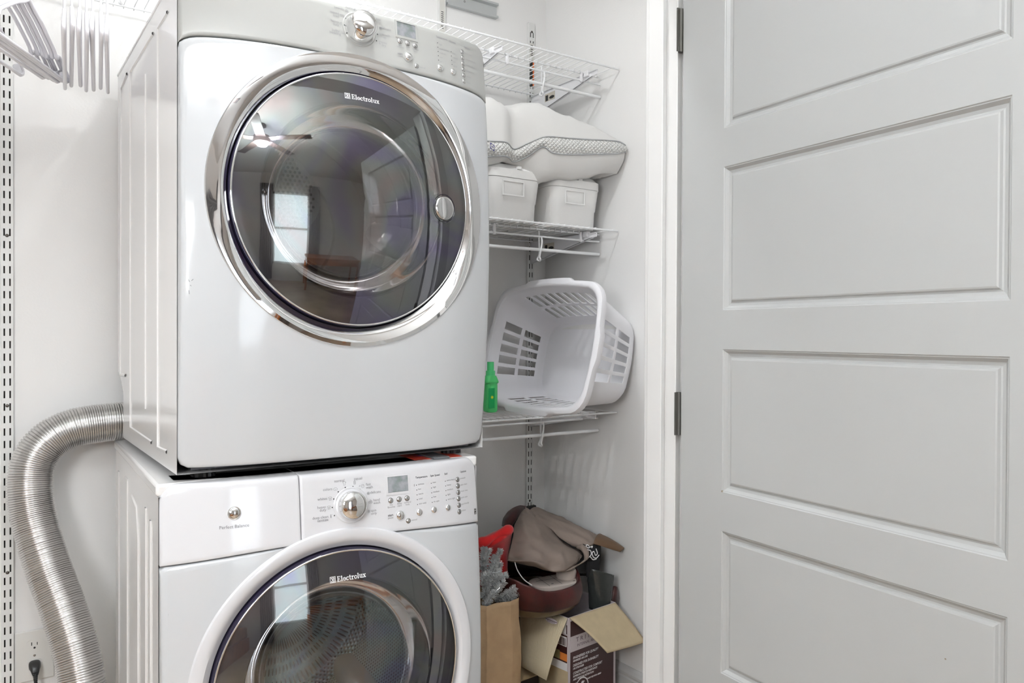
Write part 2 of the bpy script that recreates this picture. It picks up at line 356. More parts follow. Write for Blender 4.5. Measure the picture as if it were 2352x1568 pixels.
def machine(root, ring_mat, panel_mat, seam, top, dryer):
    side_x0 = 0
    if dryer:
        poly = [(-.004, .0), (.643, .0), (.640, .112), (.701, .16), (.730, .17), (.730, .953), (.045, .953), (-.004, .918)]
    else:
        poly = [(-.004, .0), (.715, .0), (.715, .942), (-.004, .942)]
    n = len(poly); mb = MB()
    # shell without front
    y0 = poly[0][0]
    vs = [(0, y, z) for y, z in poly]+[(W_, y, z) for y, z in poly]
    fs = [(i, i+1, n+i+1, n+i) for i in range(n-(2 if dryer else 1))]+[tuple(range(n))[::-1], tuple(range(n, 2*n))]
    mb.add(vs, fs)
    if dryer:
        ribs = [[(.579, .917), (.668, .905), (.684, .20), (.684, .16), (.601, .162)], [(.234, .910), (.527, .910), (.527, .037), (.248, .033)], [(.321, .847), (.321, .10)], [(.083, .905), (.181, .905), (.181, .03), (.087, .033)]]
        rw = .0045
    else:
        ribs = [[(.634, .10), (.634, .896)], [(.50, .896), (.46, .896), (.46, .10), (.50, .10)], [(.383, .875), (.30, .862), (.272, .80), (.272, .10)], [(.154, .10), (.154, .893)], [(.09, .10), (.09, .88)]]
        rw = .010
    for rb in ribs:
        pts = [Vector((0, y, z)) for y, z in rb]
        L = []; 
        for i, p in enumerate(pts):
            a = (pts[i]-pts[i-1]).normalized() if i else (pts[1]-pts[0]).normalized()
            b = (pts[i+1]-pts[i]).normalized() if i < len(pts)-1 else a
            t = (a+b).normalized(); nn = Vector((0, -t.z, t.y)); k = 1/max(.5, nn.dot(Vector((0, -a.z, a.y))))
            L.append([p+nn*k*rw+Vector((.0005, 0, 0)), p+nn*k*rw*.45+Vector((-.0028, 0, 0)), p-nn*k*rw*.45+Vector((-.0028, 0, 0)), p-nn*k*rw+Vector((.0005, 0, 0))])
        mb.grid(L)
    mb.build('body', M_SIDE, root, recalc=False, auto=30)
    if dryer:
        # top cover with a small overhang lip
        MB().box((-.002, .045, .950), (W_+.002, .734, .9585)).build('top_cover', M_SIDE, root, bevel=.003)
    else:
        MB().box((-.004, -.002, .942), (W_+.004, .722, .9655)).build('top_cover', M_SIDE, root, bevel=.006, seg=4)
    # --- front panel (with the round opening), polar grid
    zb = .006 if not dryer else .012
    ins = .0012
    def inside(u, z, d=0):
        a, b, c = ins+d, W_-ins-d, zb+d
        if u < a or u > b or z < c: return False
        if z > seam(u)-.0012-d: return False
        for cx, sx in ((a+.022, -1), (b-.022, 1)):
            if (u-cx)*sx > 0 and z < c+.022 and math.hypot(u-cx, z-c-.022) > .022: return False
        return True
    NT = 300; rows = []
    angs = sorted([2*PI*k/NT for k in range(NT)])
    ds = [(.0, .016), (.0, .006), (.0005, .003), (.0025, .0012), (.006, .0004), (.012, 0), (.03, 0), (.06, 0)]
    def edge(a, d):
        lo, hi = .2, .9
        for _ in range(26):
            m = (lo+hi)/2
            if inside(CX+m*math.cos(a), CZ+m*math.sin(a), d): lo = m
            else: hi = m
        return lo
    R_IN = .2975
    for d, drop in ds:
        row = []
        for a in angs:
            r = max(edge(a, d), R_IN+.003) if d < .03 else max(R_IN+.0015, R_IN+(edge(a, 0)-R_IN)*(.85 if d < .05 else .6))
            u, z = CX+r*math.cos(a), CZ+r*math.sin(a)
            q = surf(u, z, -drop*(1 if d < .02 else 0))
            if drop > .01: q.y = .014 if abs(u-CX) > .30 else q.y+.02
            row.append(q)
        rows.append(row)
    for fr in (.4, .2, 0):
        row = []
        for a in angs:
            r = R_IN+(edge(a, 0)-R_IN)*fr; row.append(surf(CX+r*math.cos(a), CZ+r*math.sin(a)))
        rows.append(row)
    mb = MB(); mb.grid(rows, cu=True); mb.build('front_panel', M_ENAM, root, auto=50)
    # --- control panel
    def ztop(u):
        e = min(u-ins, W_-ins-u); R = .030
        zt = top(u)
        return zt-(R-math.sqrt(max(0, R*R-max(0, R-e)**2))) if e < R else zt
    def panel(u0, u1, name, parent, m):
        N = max(8, int((u1-u0)/.006)); us = []
        for i in range(N+1):
            us.append(u0+(u1-u0)*i/N)
        rl = (.0, .0); us = [u0, u0+.0006, u0+.002, u0+.005]+[x for x in us if u0+.006 < x < u1-.006]+[u1-.005, u1-.002, u1-.0006, u1]
        vv = [0, .006, .02, .06, .15, .3, .45, .6, .75, .88, .95, .975, .99, .997, 1]
        P = []
        for u in us:
            col = []
            zl = seam(u)+.0012; zt = ztop(u)
            eu = min(u-u0, u1-u)
            for v in vv:
                z = zl+(zt-zl)*v; du = eu; dl = z-zl; dt = zt-z
                drop = 0
                R1 = .004; k = max(0, R1-min(du, dl)); drop += R1-math.sqrt(max(0, R1*R1-k*k))
                R2 = .010 if not dryer else .006; k = max(0, R2-dt); drop += R2-math.sqrt(max(0, R2*R2-k*k))
                col.append(surf(u, z, -drop))
            col = [col[0]+Vector((0, .02, 0))]+col+[col[-1]+Vector((0, .03, .001)), col[-1]+Vector((0, .09, .001))]
            P.append(col)
        P = [[Vector((p.x, .014, p.z)) for p in P[0]]]+P+[[Vector((p.x, .014, p.z)) for p in P[-1]]]
        mb = MB(); mb.grid(P); return mb.build(name, m, parent, auto=50)
    if dryer: cp = panel(ins, W_-ins, 'control_panel', root, panel_mat)
    else:
        cp = panel(.2572, W_-ins, 'control_panel', root, panel_mat)
        dd = panel(ins, .2560, 'detergent_drawer', root, panel_mat)
        mb = MB(); mb.lathe([(.0125, -.001), (.0125, .0015), (.0115, .0025), (.0100, .0012), (.0095, .0005), (.0088, .0022), (.006, .0034), (0, .0040)], 32, seat(.1293, .9042))
        mb.build('drawer_button', M_CHR, dd, auto=40)
        mb = MB(); letter(mb, 'Perfect Balance', .1286, .8790, .0088); mb.build('lettering', M_INK, dd, recalc=False)
    # --- door
    DR = .0520
    def lt(prof, seg=128): 
        mb = MB(); mb.lathe(prof, seg, Matrix.Translation((CX, 0, CZ))); return mb
    if dryer:
        rp = [(.305, .040), (.305, .0505), (.3043, .0535), (.3030, .0550), (.2950, .0563), (.2860, .0577), (.2780, .0590), (.2765, .0588), (.2710, .0562), (.2660, .0538), (.2640, .045), (.2635, .0)]
    else:
        rp = [(.304, .040), (.304, .0520), (.3015, .0565), (.297, .0580), (.287, .0590), (.279, .0575), (.274, .0535), (.268, .0490), (.2655, .0470), (.2650, .030), (.2650, .0)]
    mb = MB(); P = []
    for r, h in rp:                                     # the ring's outer edge follows the bowed front
        wgt = min(1, max(0, (r-.270)/.026)); wgt = wgt*wgt*(3-2*wgt); row = []
        for k in range(160):
            a = 2*PI*k/160; f = Fd(CX+.303*math.cos(a), CZ+.303*math.sin(a))
            row.append(Vector((CX+r*math.cos(a), -(h+wgt*(f+.0005-.0520) if h > .032 else h), CZ+r*math.sin(a))))
        P.append(row)
    mb.grid(P, cu=True); dr = mb.build('door', ring_mat, root, auto=28)
    lt([(.2645, .005), (.2645, .030), (.2618, .030), (.2618, .052)]).build('door_gasket', M_SEAL, dr, auto=30)
    lt([(.2622, .030), (.2622, .0590), (.2607, .0620), (.2592, .0625), (.2580, .0610)]).build('glass_rim', M_RIM, dr, auto=60)
    lt([(.2604, .0623), (.2597, .0637), (.2585, .0640), (.2572, .0631)]).build('rim_trim', M_CHR, dr, auto=60)
    gl = [(.2575*math.cos(k*PI/2/1), 0) for k in ()]
    R = .95; sag = lambda r: math.sqrt(R*R-r*r)-math.sqrt(R*R-.2575**2)
    prof = [(r, .0630+sag(r)) for r in [.2575, .25, .24, .22, .20, .17, .14, .11, .08, .05, .02, .0005]]
    lt(prof).build('door_glass', M_GLASS if dryer else M_GLASS_W, dr, smooth=True)
    lt([(.257, .056), (.225, .060), (.203, .058), (.199, .054)]).build('glass_border', M_MASK, dr, auto=30)
    lt([(.1995, .056), (.1995, .048), (.196, .03), (.190, 0), (.178, -.03), (.155, -.055), (.12, -.072), (.07, -.082), (.001, -.085)]).build('glass_bowl', M_BOWL, dr, smooth=True)
    lt([(.2, .054), (.206, .051), (.205, .040), (.199, .035)])  .build('bowl_flange', M_DRUMW, dr, smooth=True)
    # brand on the glass
    Q, x0, L = slab_word(); span = .0765; k = span/(L-x0)
    def onglass(x, z, o=.0006):
        r = math.hypot(x, z); return Vector((CX+x, -(.0630+sag(min(r, .257)))-o, CZ+z))
    mb = MB(); bz = (.7505 if dryer else .7495)-CZ; bx = .3063-CX if dryer else .3077-CX
    for q in Q: mb.add([onglass(bx+(v[0]-x0)*k, bz+v[1]*k) for v in q], [(0, 1, 2, 3)])
    mb.build('brand_lettering', M_LOGO, dr, recalc=False)
    if dryer:
        mb = MB(); p = onglass(.5373-CX, .5469-CZ, 0); tilt = Matrix.Translation(p) @ Matrix.Rotation(.2, 4, 'Z')
        mb.lathe([(.027, -.008), (.0265, .002), (.0250, .0035), (.0245, .0040), (.020, .0050), (.01, .0058), (.0003, .006)], 48, tilt)
        mb.build('door_latch', M_CHR2, dr, auto=50)
        mb = MB(); mb.lathe([(.034, -.0125), (.031, .0005), (.0275, -.002)], 48, tilt); mb.build('latch_recess', M_SEAL, dr, auto=50)
    # --- drum behind the glass
    drm = lt([(.288, .03), (.288, -.012), (.23, -.015), (.222, -.02), (.222, -.045), (.235, -.05), (.262, -.055)] if dryer else [(.288, .03), (.288, -.012), (.235, -.015), (.224, -.02), (.220, -.06), (.226, -.075), (.252, -.08)]).build('door_opening', M_DRUMW, root, auto=40)
    depth = .46
    if dryer:
        prof = [(.262, -.055)]
        for k in range(5):
            y = -.10-.075*k; prof += [(.262, y), (.258, y-.008), (.258, y-.016), (.262, y-.024)]
        prof += [(.262, -depth+.02), (.25, -depth), (.16, -depth-.008), (.15, -depth), (.001, -depth)]
        dm_ = M_DRUM
    else:
        prof = [(.252, -.08), (.262, -.10), (.262, -depth+.03), (.24, -depth), (.2, -depth-.006), (.12, -depth+.01), (.001, -depth+.02)]
        dm_ = M_PERF
    drum = lt(prof).build('drum', dm_, root, auto=35)
    mb = MB()
    for k in range(3):
        a = math.radians(100+120*k if dryer else 65+120*k)
        P = []
        for i in range(13):
            v = i/12; y = -.09-.34*v; row = []
            for j in range(-4, 5):
                b = a+j*.055*(1-.4*v)+(.15 if not dryer else .35)*v; h = .058*math.cos(j/4*PI/2)**.8*math.sin(PI*(.08+.84*v))**.5
                r = .262-h; row.append(Vector((CX+r*math.cos(b), -y, CZ+r*math.sin(b))))
            P.append(row)
        mb = MB(); mb.grid(P); mb.build('drum_baffle', M_DRUMW, drum, smooth=True)
    if dryer:
        # perforated vent plate on the rear wall of the drum
        c = Vector((.250, .452, .64)); mb = MB(); P = []
        rr = lambda a: .185*(1+.10*math.cos(4*a+.6))
        for f, h in ((1, 0), (1, .006), (.95, .008), (.0, .008)):
            P.append([Vector((c.x+f*rr(2*PI*k/60)*math.cos(2*PI*k/60), c.y-h, c.z+f*rr(2*PI*k/60)*math.sin(2*PI*k/60))) for k in range(60)])
        mb.grid(P, cu=True); pl = mb.build('vent_plate', M_DRUMW, drum, auto=40)
        mb = MB(); s = .0125
        for i in range(-17, 18):
            for j in range(-20, 21):
                x = i*s+(.5*s if j % 2 else 0); z = j*s*.87
                if math.hypot(x, z) < .92*rr(math.atan2(z, x)):
                    n_ = 6; mb.add([(c.x+x+.0040*math.cos(2*PI*q/n_), c.y-.0092, c.z+z+.0040*math.sin(2*PI*q/n_)) for q in range(n_)], [tuple(range(n_))])
        tag(mb.build('vent_hole', M_DARK, pl, recalc=False), kind='stuff')
    return cp, dr

# perforated steel for the washer tub
M_PERF = mat('tub_steel', (.50, .68, .70), .3, metal=.55)
nt = M_PERF.node_tree; b = nt.nodes['Principled BSDF']; tc = nt.nodes.new('ShaderNodeTexCoord')
sep = nt.nodes.new('ShaderNodeSeparateXYZ'); nt.links.new(tc.outputs['Object'], sep.inputs[0])
def mth(op, a, b_=None):
    n = nt.nodes.new('ShaderNodeMath'); n.operation = op
    for i, v in enumerate((a, b_)):
        if v is None: continue
        if isinstance(v, (int, float)): n.inputs[i].default_value = v
        else: nt.links.new(v, n.inputs[i])
    return n.outputs[0]
ang = mth('ARCTAN2', mth('SUBTRACT', sep.outputs[2], CZ), mth('SUBTRACT', sep.outputs[0], CX))
ca = mth('COSINE', mth('MULTIPLY', ang, 120)); cy = mth('COSINE', mth('MULTIPLY', sep.outputs[1], 2*PI/.0125))
pr = mth('MULTIPLY', ca, cy); hole = mth('GREATER_THAN', pr, .45)
mx = nt.nodes.new('ShaderNodeMix'); mx.data_type = 'RGBA'; nt.links.new(hole, mx.inputs[0]); mx.inputs[6].default_value = (.50, .68, .70, 1); mx.inputs[7].default_value = (.03, .05, .055, 1)
nt.links.new(mx.outputs[2], b.inputs['Base Color'])
bp = nt.nodes.new('ShaderNodeBump'); bp.inputs['Strength'].default_value = .6; bp.inputs['Distance'].default_value = .002; nt.links.new(pr, bp.inputs['Height']); nt.links.new(bp.outputs[0], b.inputs['Normal'])

M_LCD = mat('lcd_glass', (.20, .25, .23), .12, var=.25, vscale=50, var2=(.36, .36, .40))
def controls(cp, dryer, knob, disp, rows):
    ku, kz = knob
    mb = MB(); mb.lathe([(.0375, .0002), (.036, .0012), (.033, .0002), (.031, -.0008), (.0295, -.0008)], 48, seat(ku, kz)); mb.build('dial_dish', M_PAN_G if dryer else M_PAN_W, cp, auto=50)
    mb = MB(); mb.lathe([(.0290, -.002), (.0290, .002), (.0283, .003), (.0283, .018), (.0270, .0205), (.024, .0228), (.018, .0252), (.010, .0268), (.0003, .0273)] if not dryer else [(.0305, -.002), (.0305, .002), (.0298, .003), (.0285, .029), (.0270, .0318), (.022, .0352), (.016, .0372), (.008, .0385), (.0003, .0390)], 48, seat(ku, kz))
    kn = mb.build('dial_knob', M_CHR, cp, auto=50)
    u0, u1, z0, z1 = disp
    # display: bezel and screen
    P = lambda u, z, o: surf(u, z, o)
    mb = MB()
    a = .0035
    fr = [(u0-a, z0-a*1.6), (u1+a, z0-a*1.6), (u1+a, z1+a), (u0-a, z1+a)]; fi = [(u0, z0), (u1, z0), (u1, z1), (u0, z1)]
    mb.grid([[P(u, z, -.001) for u, z in fr], [P(u, z, .0012) for u, z in fr], [P(u+(.0008 if i in (0, 3) else -.0008), z, .0014) for i, (u, z) in enumerate(fi)], [P(u, z, -.0005) for u, z in fi]], cu=True)
    bz = mb.build('display_bezel', M_PAN_G if dryer else M_PAN_W, cp)
    mb = MB(); mb.add([P(u, z, .0006) for u, z in fi], [(0, 1, 2, 3)]); mb.build('display', M_LCD, cp, recalc=False)
    mb = MB(); w_ = .0008
    for i in range(4):
        (ua, za), (ub, zb_) = fi[i], fi[(i+1) % 4]
        for q in stroke([(ua, za), (ub, zb_)], w_): mb.add([P(v[0], v[1], .0009) for v in q], [(0, 1, 2, 3)])
    mb.build('display_border', M_SEAL, cp, recalc=False)
    def button(u, z, r, h, dark=True):
        if dark:
            mb = MB(); mb.lathe([(r*1.28, -.0003), (r*1.28, .0006), (r*1.02, .0008), (r*1.0, .0)], 24, seat(u, z)); mb.build('button_collar', M_CHR2 if r < .006 else (M_PAN_G if dryer else M_PAN_W), cp, auto=40)
        mb = MB(); mb.lathe([(r, -.001), (r, h*.35), (r*.9, h*.62), (r*.65, h*.86), (r*.3, h*.98), (.0002, h)], 24, seat(u, z)); mb.build('push_button', M_CHR2 if r < .006 else M_CHR, cp, auto=60)
    for u, z, r in rows: button(u, z, r, r*.55 if r > .006 else .002)
seam_d = lambda u: .8425-.0125*((u-CX)/CX)**2-.0135*abs((u-CX)/CX)**30 - (.002 if u > CX else 0)*min(1, abs(u-CX)/.1)
seam_w = lambda u: .8290-.0165*((u-CX)/CX)**2

# ---------------- washer
TW = math.radians(-2)
washer = empty('washing_machine', (.2867, -.797, 0), TW, label='lower white front-load washing machine with a white door ring, carrying the stacked dryer', cat='washing machine')
cp, dr_ = machine(washer, M_PAN_W, M_PAN_W, seam_w, lambda u: .9645, False)
controls(cp, False, (.3622, .8950), (.4450, .4940, .9110, .9438),
         [(.4511, .8943, .0048), (.4706, .8947, .0048), (.4896, .8950, .0048), (.4713, .8612, .0098), (.4901, .8473, .0045), (.5179, .8618, .0076), (.5547, .8623, .0072), (.5924, .8620, .0070)]+[(.6240, z, .0047) for z in (.9196, .9052, .8910, .8769, .8623, .8480)])
mb = MB(); mk = MB(); T = .0078
for t, u, z in (('normal', .3392, .9462), ('casual', .3800, .9470), ('fast', .4022, .9331), ('wash', .4043, .9268), ('delicate', .4174, .9156), ('hand', .4189, .8993), ('wash', .4193, .8933), ('spin', .4113, .8784), ('only', .4115, .8722),
                ('colors', .3137, .9314), ('whites', .3017, .9134), ('heavy', .2992, .8972), ('duty', .3018, .8912), ('deep clean', .2960, .8773), ('sanitize', .3010, .8713)): letter(mb, t, u, z, T)
s6 = .0056
for t, u, z in (('my', .4516, .8857), ('favorite', .4518, .8808), ('delay', .4709, .8860), ('start', .4710, .8813), ('control', .4903, .8865), ('lock', .4902, .8818), ('pause', .4491, .8586), ('cancel', .5043, .8476)): letter(mb, t, u, z, s6)
letter(mb, 'start', .4492, .8639, .0066, .00025)
for t, u in (('Temperature', .5275), ('Spin Speed', .5625), ('Soil', .5920), ('Options', .6428)): letter(mb, t, u, .9362 if u < .63 else .935, .0056, .0002)
for ts, u in ((('sanitize', 'hot', 'warm', 'cold', 'eco cold'), .5140), (('max', 'high', 'medium', 'low', 'no spin'), .5512), (('extra heavy', 'heavy', 'medium', 'light', 'extra light'), .5890)):
    for i, t in enumerate(ts):
        z = .9202-.01035*i; letter(mb, t, u+.0040, z+.0012, .0052, 0, 'l'); dot(mk, u, z, .0010)
for t, z in zip(('prewash', 'stain clean', 'fresh rinse', 'extra spin', 'eco friendly', 'chime'), (.9196, .9052, .8910, .8769, .8623, .8480)): letter(mb, t, .6320, z+.001, .0050, 0, 'l')
for n, u, z in (('tshirt', .3498, .9402), ('can', .3720, .9400), ('clock', .3895, .9309), ('bars', .3845, .9312), ('flower', .4012, .9146), ('hand', .4053, .8974), ('spiral', .4001, .8782), ('cloud', .3302, .9301), ('shirtx', .3181, .9127), ('shirtx', .3148, .8951), ('thermo', .3181, .8775)):
    for p in ICON[n]: lines2d(mb, p, u, z, .0036)
lines2d(mb, ICON['thermo'][0], .5085, .9205, .0022)
for u, z in ((.3511, .9318), (.3679, .9318), (.3830, .9245), (.3934, .9114), (.3971, .8948), (.3934, .8783), (.3358, .9244), (.3255, .9111), (.3216, .8945), (.3255, .8779)): dot(mk, u, z, .0014)
tag(mb.build('panel_lettering', M_INK, cp, recalc=False), kind='stuff')
tag(mk.build('indicator_dot', M_INKB, cp, recalc=False), kind='stuff')
mb = MB(); e = .0034
mb.add([surf(.6747+x*e, .8400+z*e*1.9, .0005) for x, z in ((-1, -1), (1, -1), (1, 1), (-1, 1))], [(0, 1, 2, 3)], 0)
for p in ([(-.7, .2), (-.2, .8), (.5, .9)], [(-.6, 0), (.1, .4), (.6, .1)], [(-.6, -.7), (.6, -.7)], [(-.6, -.45), (.6, -.45)]):
    for q in stroke([(a*e, b_*e*1.9) for a, b_ in p], .0006): mb.add([surf(.6747+v[0], .8400+v[1], .0008) for v in q], [(0, 1, 2, 3)], 1)
mb.build('energy_label', [M_INKB, M_LOGO], cp, recalc=False)

# ---------------- dryer
dryer = empty('clothes_dryer', (.3195, -.795, .98), 0, label='upper white clothes dryer with a wide chrome door ring, stacked on the washing machine', cat='clothes dryer')
cp, dr_ = machine(dryer, M_CHR, M_PAN_G, seam_d, lambda u: .9545, True)
controls(cp, True, (.3500, .9080), (.4378, .4845, .9165, .9472),
         [(.4438, .9038, .0048), (.4623, .9028, .0048), (.4809, .9015, .0048), (.4630, .8720, .0098), (.4819, .8558, .0045), (.5432, .8653, .0072), (.5788, .8642, .0070)]+[(.6104, z, .0046) for z in (.9192, .9053, .8914, .8777, .8641, .8499)])
mb = MB(); mk = MB()
for t, u, z in (('normal', .3329, .9500), ('towels', .3070, .9440), ('mixed', .2966, .9317), ('load', .2998, .9257), ('heavy', .2965, .9133), ('duty', .2988, .9073), ('bulky/', .2981, .8940), ('bedding', .2960, .8876), ('casual', .3764, .9490), ('fast', .3958, .9405), ('dry', .3954, .9345), ('delicate', .4120, .9235), ('touch', .4117, .9095), ('up', .4079, .9033), ('time', .4055, .8912), ('dry', .4047, .8848)): letter(mb, t, u, z, T)
for t, u, z in (('my', .4446, .8950), ('favorite', .4443, .8902), ('time', .4633, .8943), ('dry', .4630, .8892), ('control', .4818, .8936), ('lock', .4815, .8885), ('pause', .4431, .8695), ('cancel', .4970, .8554)): letter(mb, t, u, z, s6)
letter(mb, 'start', .4431, .8753, .0066, .00025)
for t, u, z in (('Temperature', .5523, .9365), ('Dryness', .5830, .9351), ('Options', .6267, .9333)): letter(mb, t, u, z, .0056, .0002)
for i, t in enumerate(('high', 'medium/high', 'medium', 'low', 'air')): letter(mb, t, .5442, .9202-.0100*i, .0052, 0, 'l'); dot(mk, .5402, .9220-.0100*i, .0010)
for i, t in enumerate(('max', 'normal', 'less', 'damp')): letter(mb, t, .5808, .9085-.0099*i, .0052, 0, 'l'); dot(mk, .5770, .9104-.0099*i, .0010)
for t, z in zip(('damp alert', 'extended tumble', 'wrinkle release', 'delicate heat', 'sanitize', 'chime'), (.9192, .9053, .8914, .8777, .8641, .8499)): letter(mb, t, .6185, z-.0005, .0050, 0, 'l')
for n, u, z in (('tshirt', .3440, .9470), ('towels', .3239, .9425), ('box', .3133, .9290), ('shirtx', .3105, .9105), ('square_round', .3135, .8930), ('can', .3660, .9455), ('clock', .3865, .9370), ('flower', .3990, .9220), ('glove', .3990, .9075), ('glass', .3954, .8895)):
    for p in ICON[n]: lines2d(mb, p, u, z, .0036)
for u, z in ((.3448, .9405), (.3305, .9365), (.3206, .9252), (.3172, .9098), (.3215, .8936), (.3816, .9264), (.3913, .9068), (.3881, .8917)): dot(mk, u, z, .0014)
tag(mb.build('panel_lettering', mat('pale_ink', (.30, .30, .31), .5), cp, recalc=False), kind='stuff'); tag(mk.build('indicator_dot', M_INKB, cp, recalc=False), kind='stuff')
mb = MB()
for a, b_ in (((.006, .372), (.009, .366)), ((.008, .350), (.0086, .343)), ((.012, .368), (.015, .371)), ((.010, .360), (.0115, .358))):
    for q in stroke([a, b_], .0009): mb.add([surf(v[0]+.006, v[1], .0005) for v in q], [(0, 1, 2, 3)])
tag(mb.build('scuff_mark', M_INK, dryer, recalc=False), kind='stuff')
# feet and underside
for u in (.06, .63):
    for y in (.05, .60):
        mb = MB(); n = 28; P = []
        for h in (-.0148, -.001, .004):
            P.append([Vector((u+(.024 if k % 2 else .0215)*math.cos(2*PI*k/n), y+(.024 if k % 2 else .0215)*math.sin(2*PI*k/n), h)) for k in range(n)])
        mb.grid(P, cu=True); mb.add(P[0], [tuple(range(n))]); mb.build('foot', M_BLK, dryer)
mb = MB(); mb.box((.03, .02, .003), (.66, .60, .012)); mb.build('base_plate', mat('base_steel', (.13, .13, .14), .4, metal=.6), dryer)
# red sticker sheet and grey strip on the washer top
def wpt(u, y, z): 
    c, s = math.cos(TW), math.sin(TW); return Vector((.2867+u*c-y*s, -.797+u*s+y*c, z))
mb = MB(); mb.add([wpt(*p) for p in ((.535, .13, .9656), (.66, .12, .9656), (.655, .005, .9656), (.535, .012, .9656))], [(0, 1, 2, 3)], 0)
mb.add([wpt(*p) for p in ((.56, .07, .9658), (.60, .06, .9658), (.59, .045, .9658))], [(0, 1, 2)], 1)
o = mb.build('instruction_sheet', [mat('red_print', (.62, .07, .035), .4, var=.5, vscale=30), mat('violet_print', (.16, .06, .45), .5)], recalc=False, solid=.0003)
tag(o, 'red printed sheet lying under the right front foot of the dryer', 'sticker')
mb = MB(); mb.box((.575, -.005, .9662), (.615, .20, .9698), M=Matrix.Translation((.2867, -.797, 0)) @ Matrix.Rotation(TW, 4, 'Z'))
tag(mb.build('rubber_strip', mat('grey_rubber', (.10, .105, .11), .7)), 'dark grey rubber strip on top of the washing machine beside the red sheet', 'strip')

# ------------------------------------------------------------------ shelf standards
def standard(x, z0, z1, off, label, holes=True, wid=.0262, labelled=None):
    root = empty('shelf_standard', (x, 0, z0), label=label, cat='shelf standard')
    mb = MB(); h = wid/2; dp = -.011; sc = .0062; sw = .0018; sh = .0093; pit = .03175
    xs = [-h, -sc-sw, -sc+sw, sc-sw, sc+sw, h]; zz = [0]; z = off; k = 0; slots = []
    while z+sh < z1-z0-.004:
        if z-sh > .003: slots.append(z)
        z += pit
    for s in slots: zz += [s-sh, s+sh]
    zz.append(z1-z0)
    for i in range(len(zz)-1):
        for j in range(5):
            if i % 2 == 1 and j in (1, 3): continue
            mb.add([(xs[j], dp, zz[i]), (xs[j+1], dp, zz[i]), (xs[j+1], dp, zz[i+1]), (xs[j], dp, zz[i+1])], [(0, 1, 2, 3)])
    for sx in (-h, h): mb.add([(sx, dp, 0), (sx, -.0005, 0), (sx, -.0005, z1-z0), (sx, dp, z1-z0)], [(0, 1, 2, 3)])
    mb.add([(-h, dp, z1-z0), (h, dp, z1-z0), (h, 0, z1-z0), (-h, 0, z1-z0)], [(0, 1, 2, 3)])
    mb.add([(-h, dp, 0), (h, dp, 0), (h, 0, 0), (-h, 0, 0)], [(0, 1, 2, 3)])
    mb.build('channel', M_STD, root)
    MB().box((-h+.001, -.003, .002), (h-.001, -.002, z1-z0-.002)).build('slot_shade', M_DARK, root)  # dark sheet standing in for the shade inside the slots
    return root, slots
def screw(root, z, dark=True):
    mb = MB(); mb.lathe([(.0042, -.0005), (.0042, .0008), (.003, .0016), (.0003, .0018)], 16, Matrix.Translation((0, -.011, z)))
    mb.build('screw', bpy.data.materials.get('screw_metal') or mat('screw_metal', (.10, .09, .08), .35, metal=.7), root, auto=40)
sr, sl = standard(1.7135, .45, 2.405, .0065+.031, 'white slotted shelf standard near the right corner, its foot behind the pile of bags')
for z in (.63-.45, 1.563-.45, 2.372-.45, 1.03-.45): screw(sr, z)
mb = MB(); mb.box((-.0095, -.0118, 2.17-.45), (.0095, -.0112, 2.268-.45), 0); mb.box((.004, -.0121, 2.17-.45), (.0098, -.0119, 2.268-.45), 1)
mb.box((-.0098, -.0118, 2.268-.45), (.0095, -.0112, 2.33-.45), 2)
for k in range(6): mb.box((-.006, -.0122, 2.285-.45+.007*k), (.004, -.0119, 2.2875-.45+.007*k), 3)
mb.build('label_sticker', [M_INKB, mat('orange_print', (.75, .16, .03), .5), mat('label_paper', (.70, .69, .65), .6), M_INKB], sr)
sm, sl = standard(1.334, .45, 2.62, .0065+.02, 'white slotted shelf standard rising above the dryer beside the metal rail')
mb = MB(); mb.box((-.0095, -.0118, 2.155-.45), (.0095, -.0112, 2.285-.45), 0); mb.box((.004, -.0121, 2.155-.45), (.0098, -.0119, 2.285-.45), 1); mb.box((-.0098, -.0118, 2.285-.45), (.0095, -.0112, 2.40-.45), 2)
for k in range(9): mb.box((-.005, -.0122, 2.30-.45+.007*k), (.004, -.0119, 2.3025-.45+.007*k), 3)
mb.build('label_sticker', [M_INKB, bpy.data.materials['orange_print'], bpy.data.materials['label_paper'], M_INKB], sm)
so, sl = standard(.0722, .12, 2.405, .019, 'white slotted shelf standard at the left edge, beside the electrical outlet')
for z in (1.496-.12, 1.063-.12, .637-.12): screw(so, z)

# metal hang rail on the wall (only its end shows)
mb = MB(); prof = [(-.001, 2.386), (-.019, 2.386), (-.019, 2.393), (-.006, 2.397), (-.006, 2.428), (-.020, 2.431), (-.020, 2.438), (-.001, 2.438)]
mb.prism(prof, 1.352, 1.560)
rr = empty('hang_rail', (1.45, 0, 2.38), label='pale grey metal hang rail screwed to the wall above the top shelf', cat='rail')
o = mb.build('rail', mat('rail_metal', (.56, .58, .58), .3, metal=.3), rr); o.location = (-1.45, 0, -2.38)
mb = MB(); mb.lathe([(.0045, 0), (.0045, .001), (.003, .0028), (.0003, .0032)], 16, Matrix.Translation((1.425-1.45, -.006, 2.417-2.38))); mb.build('screw', M_CHR2, rr, auto=40)

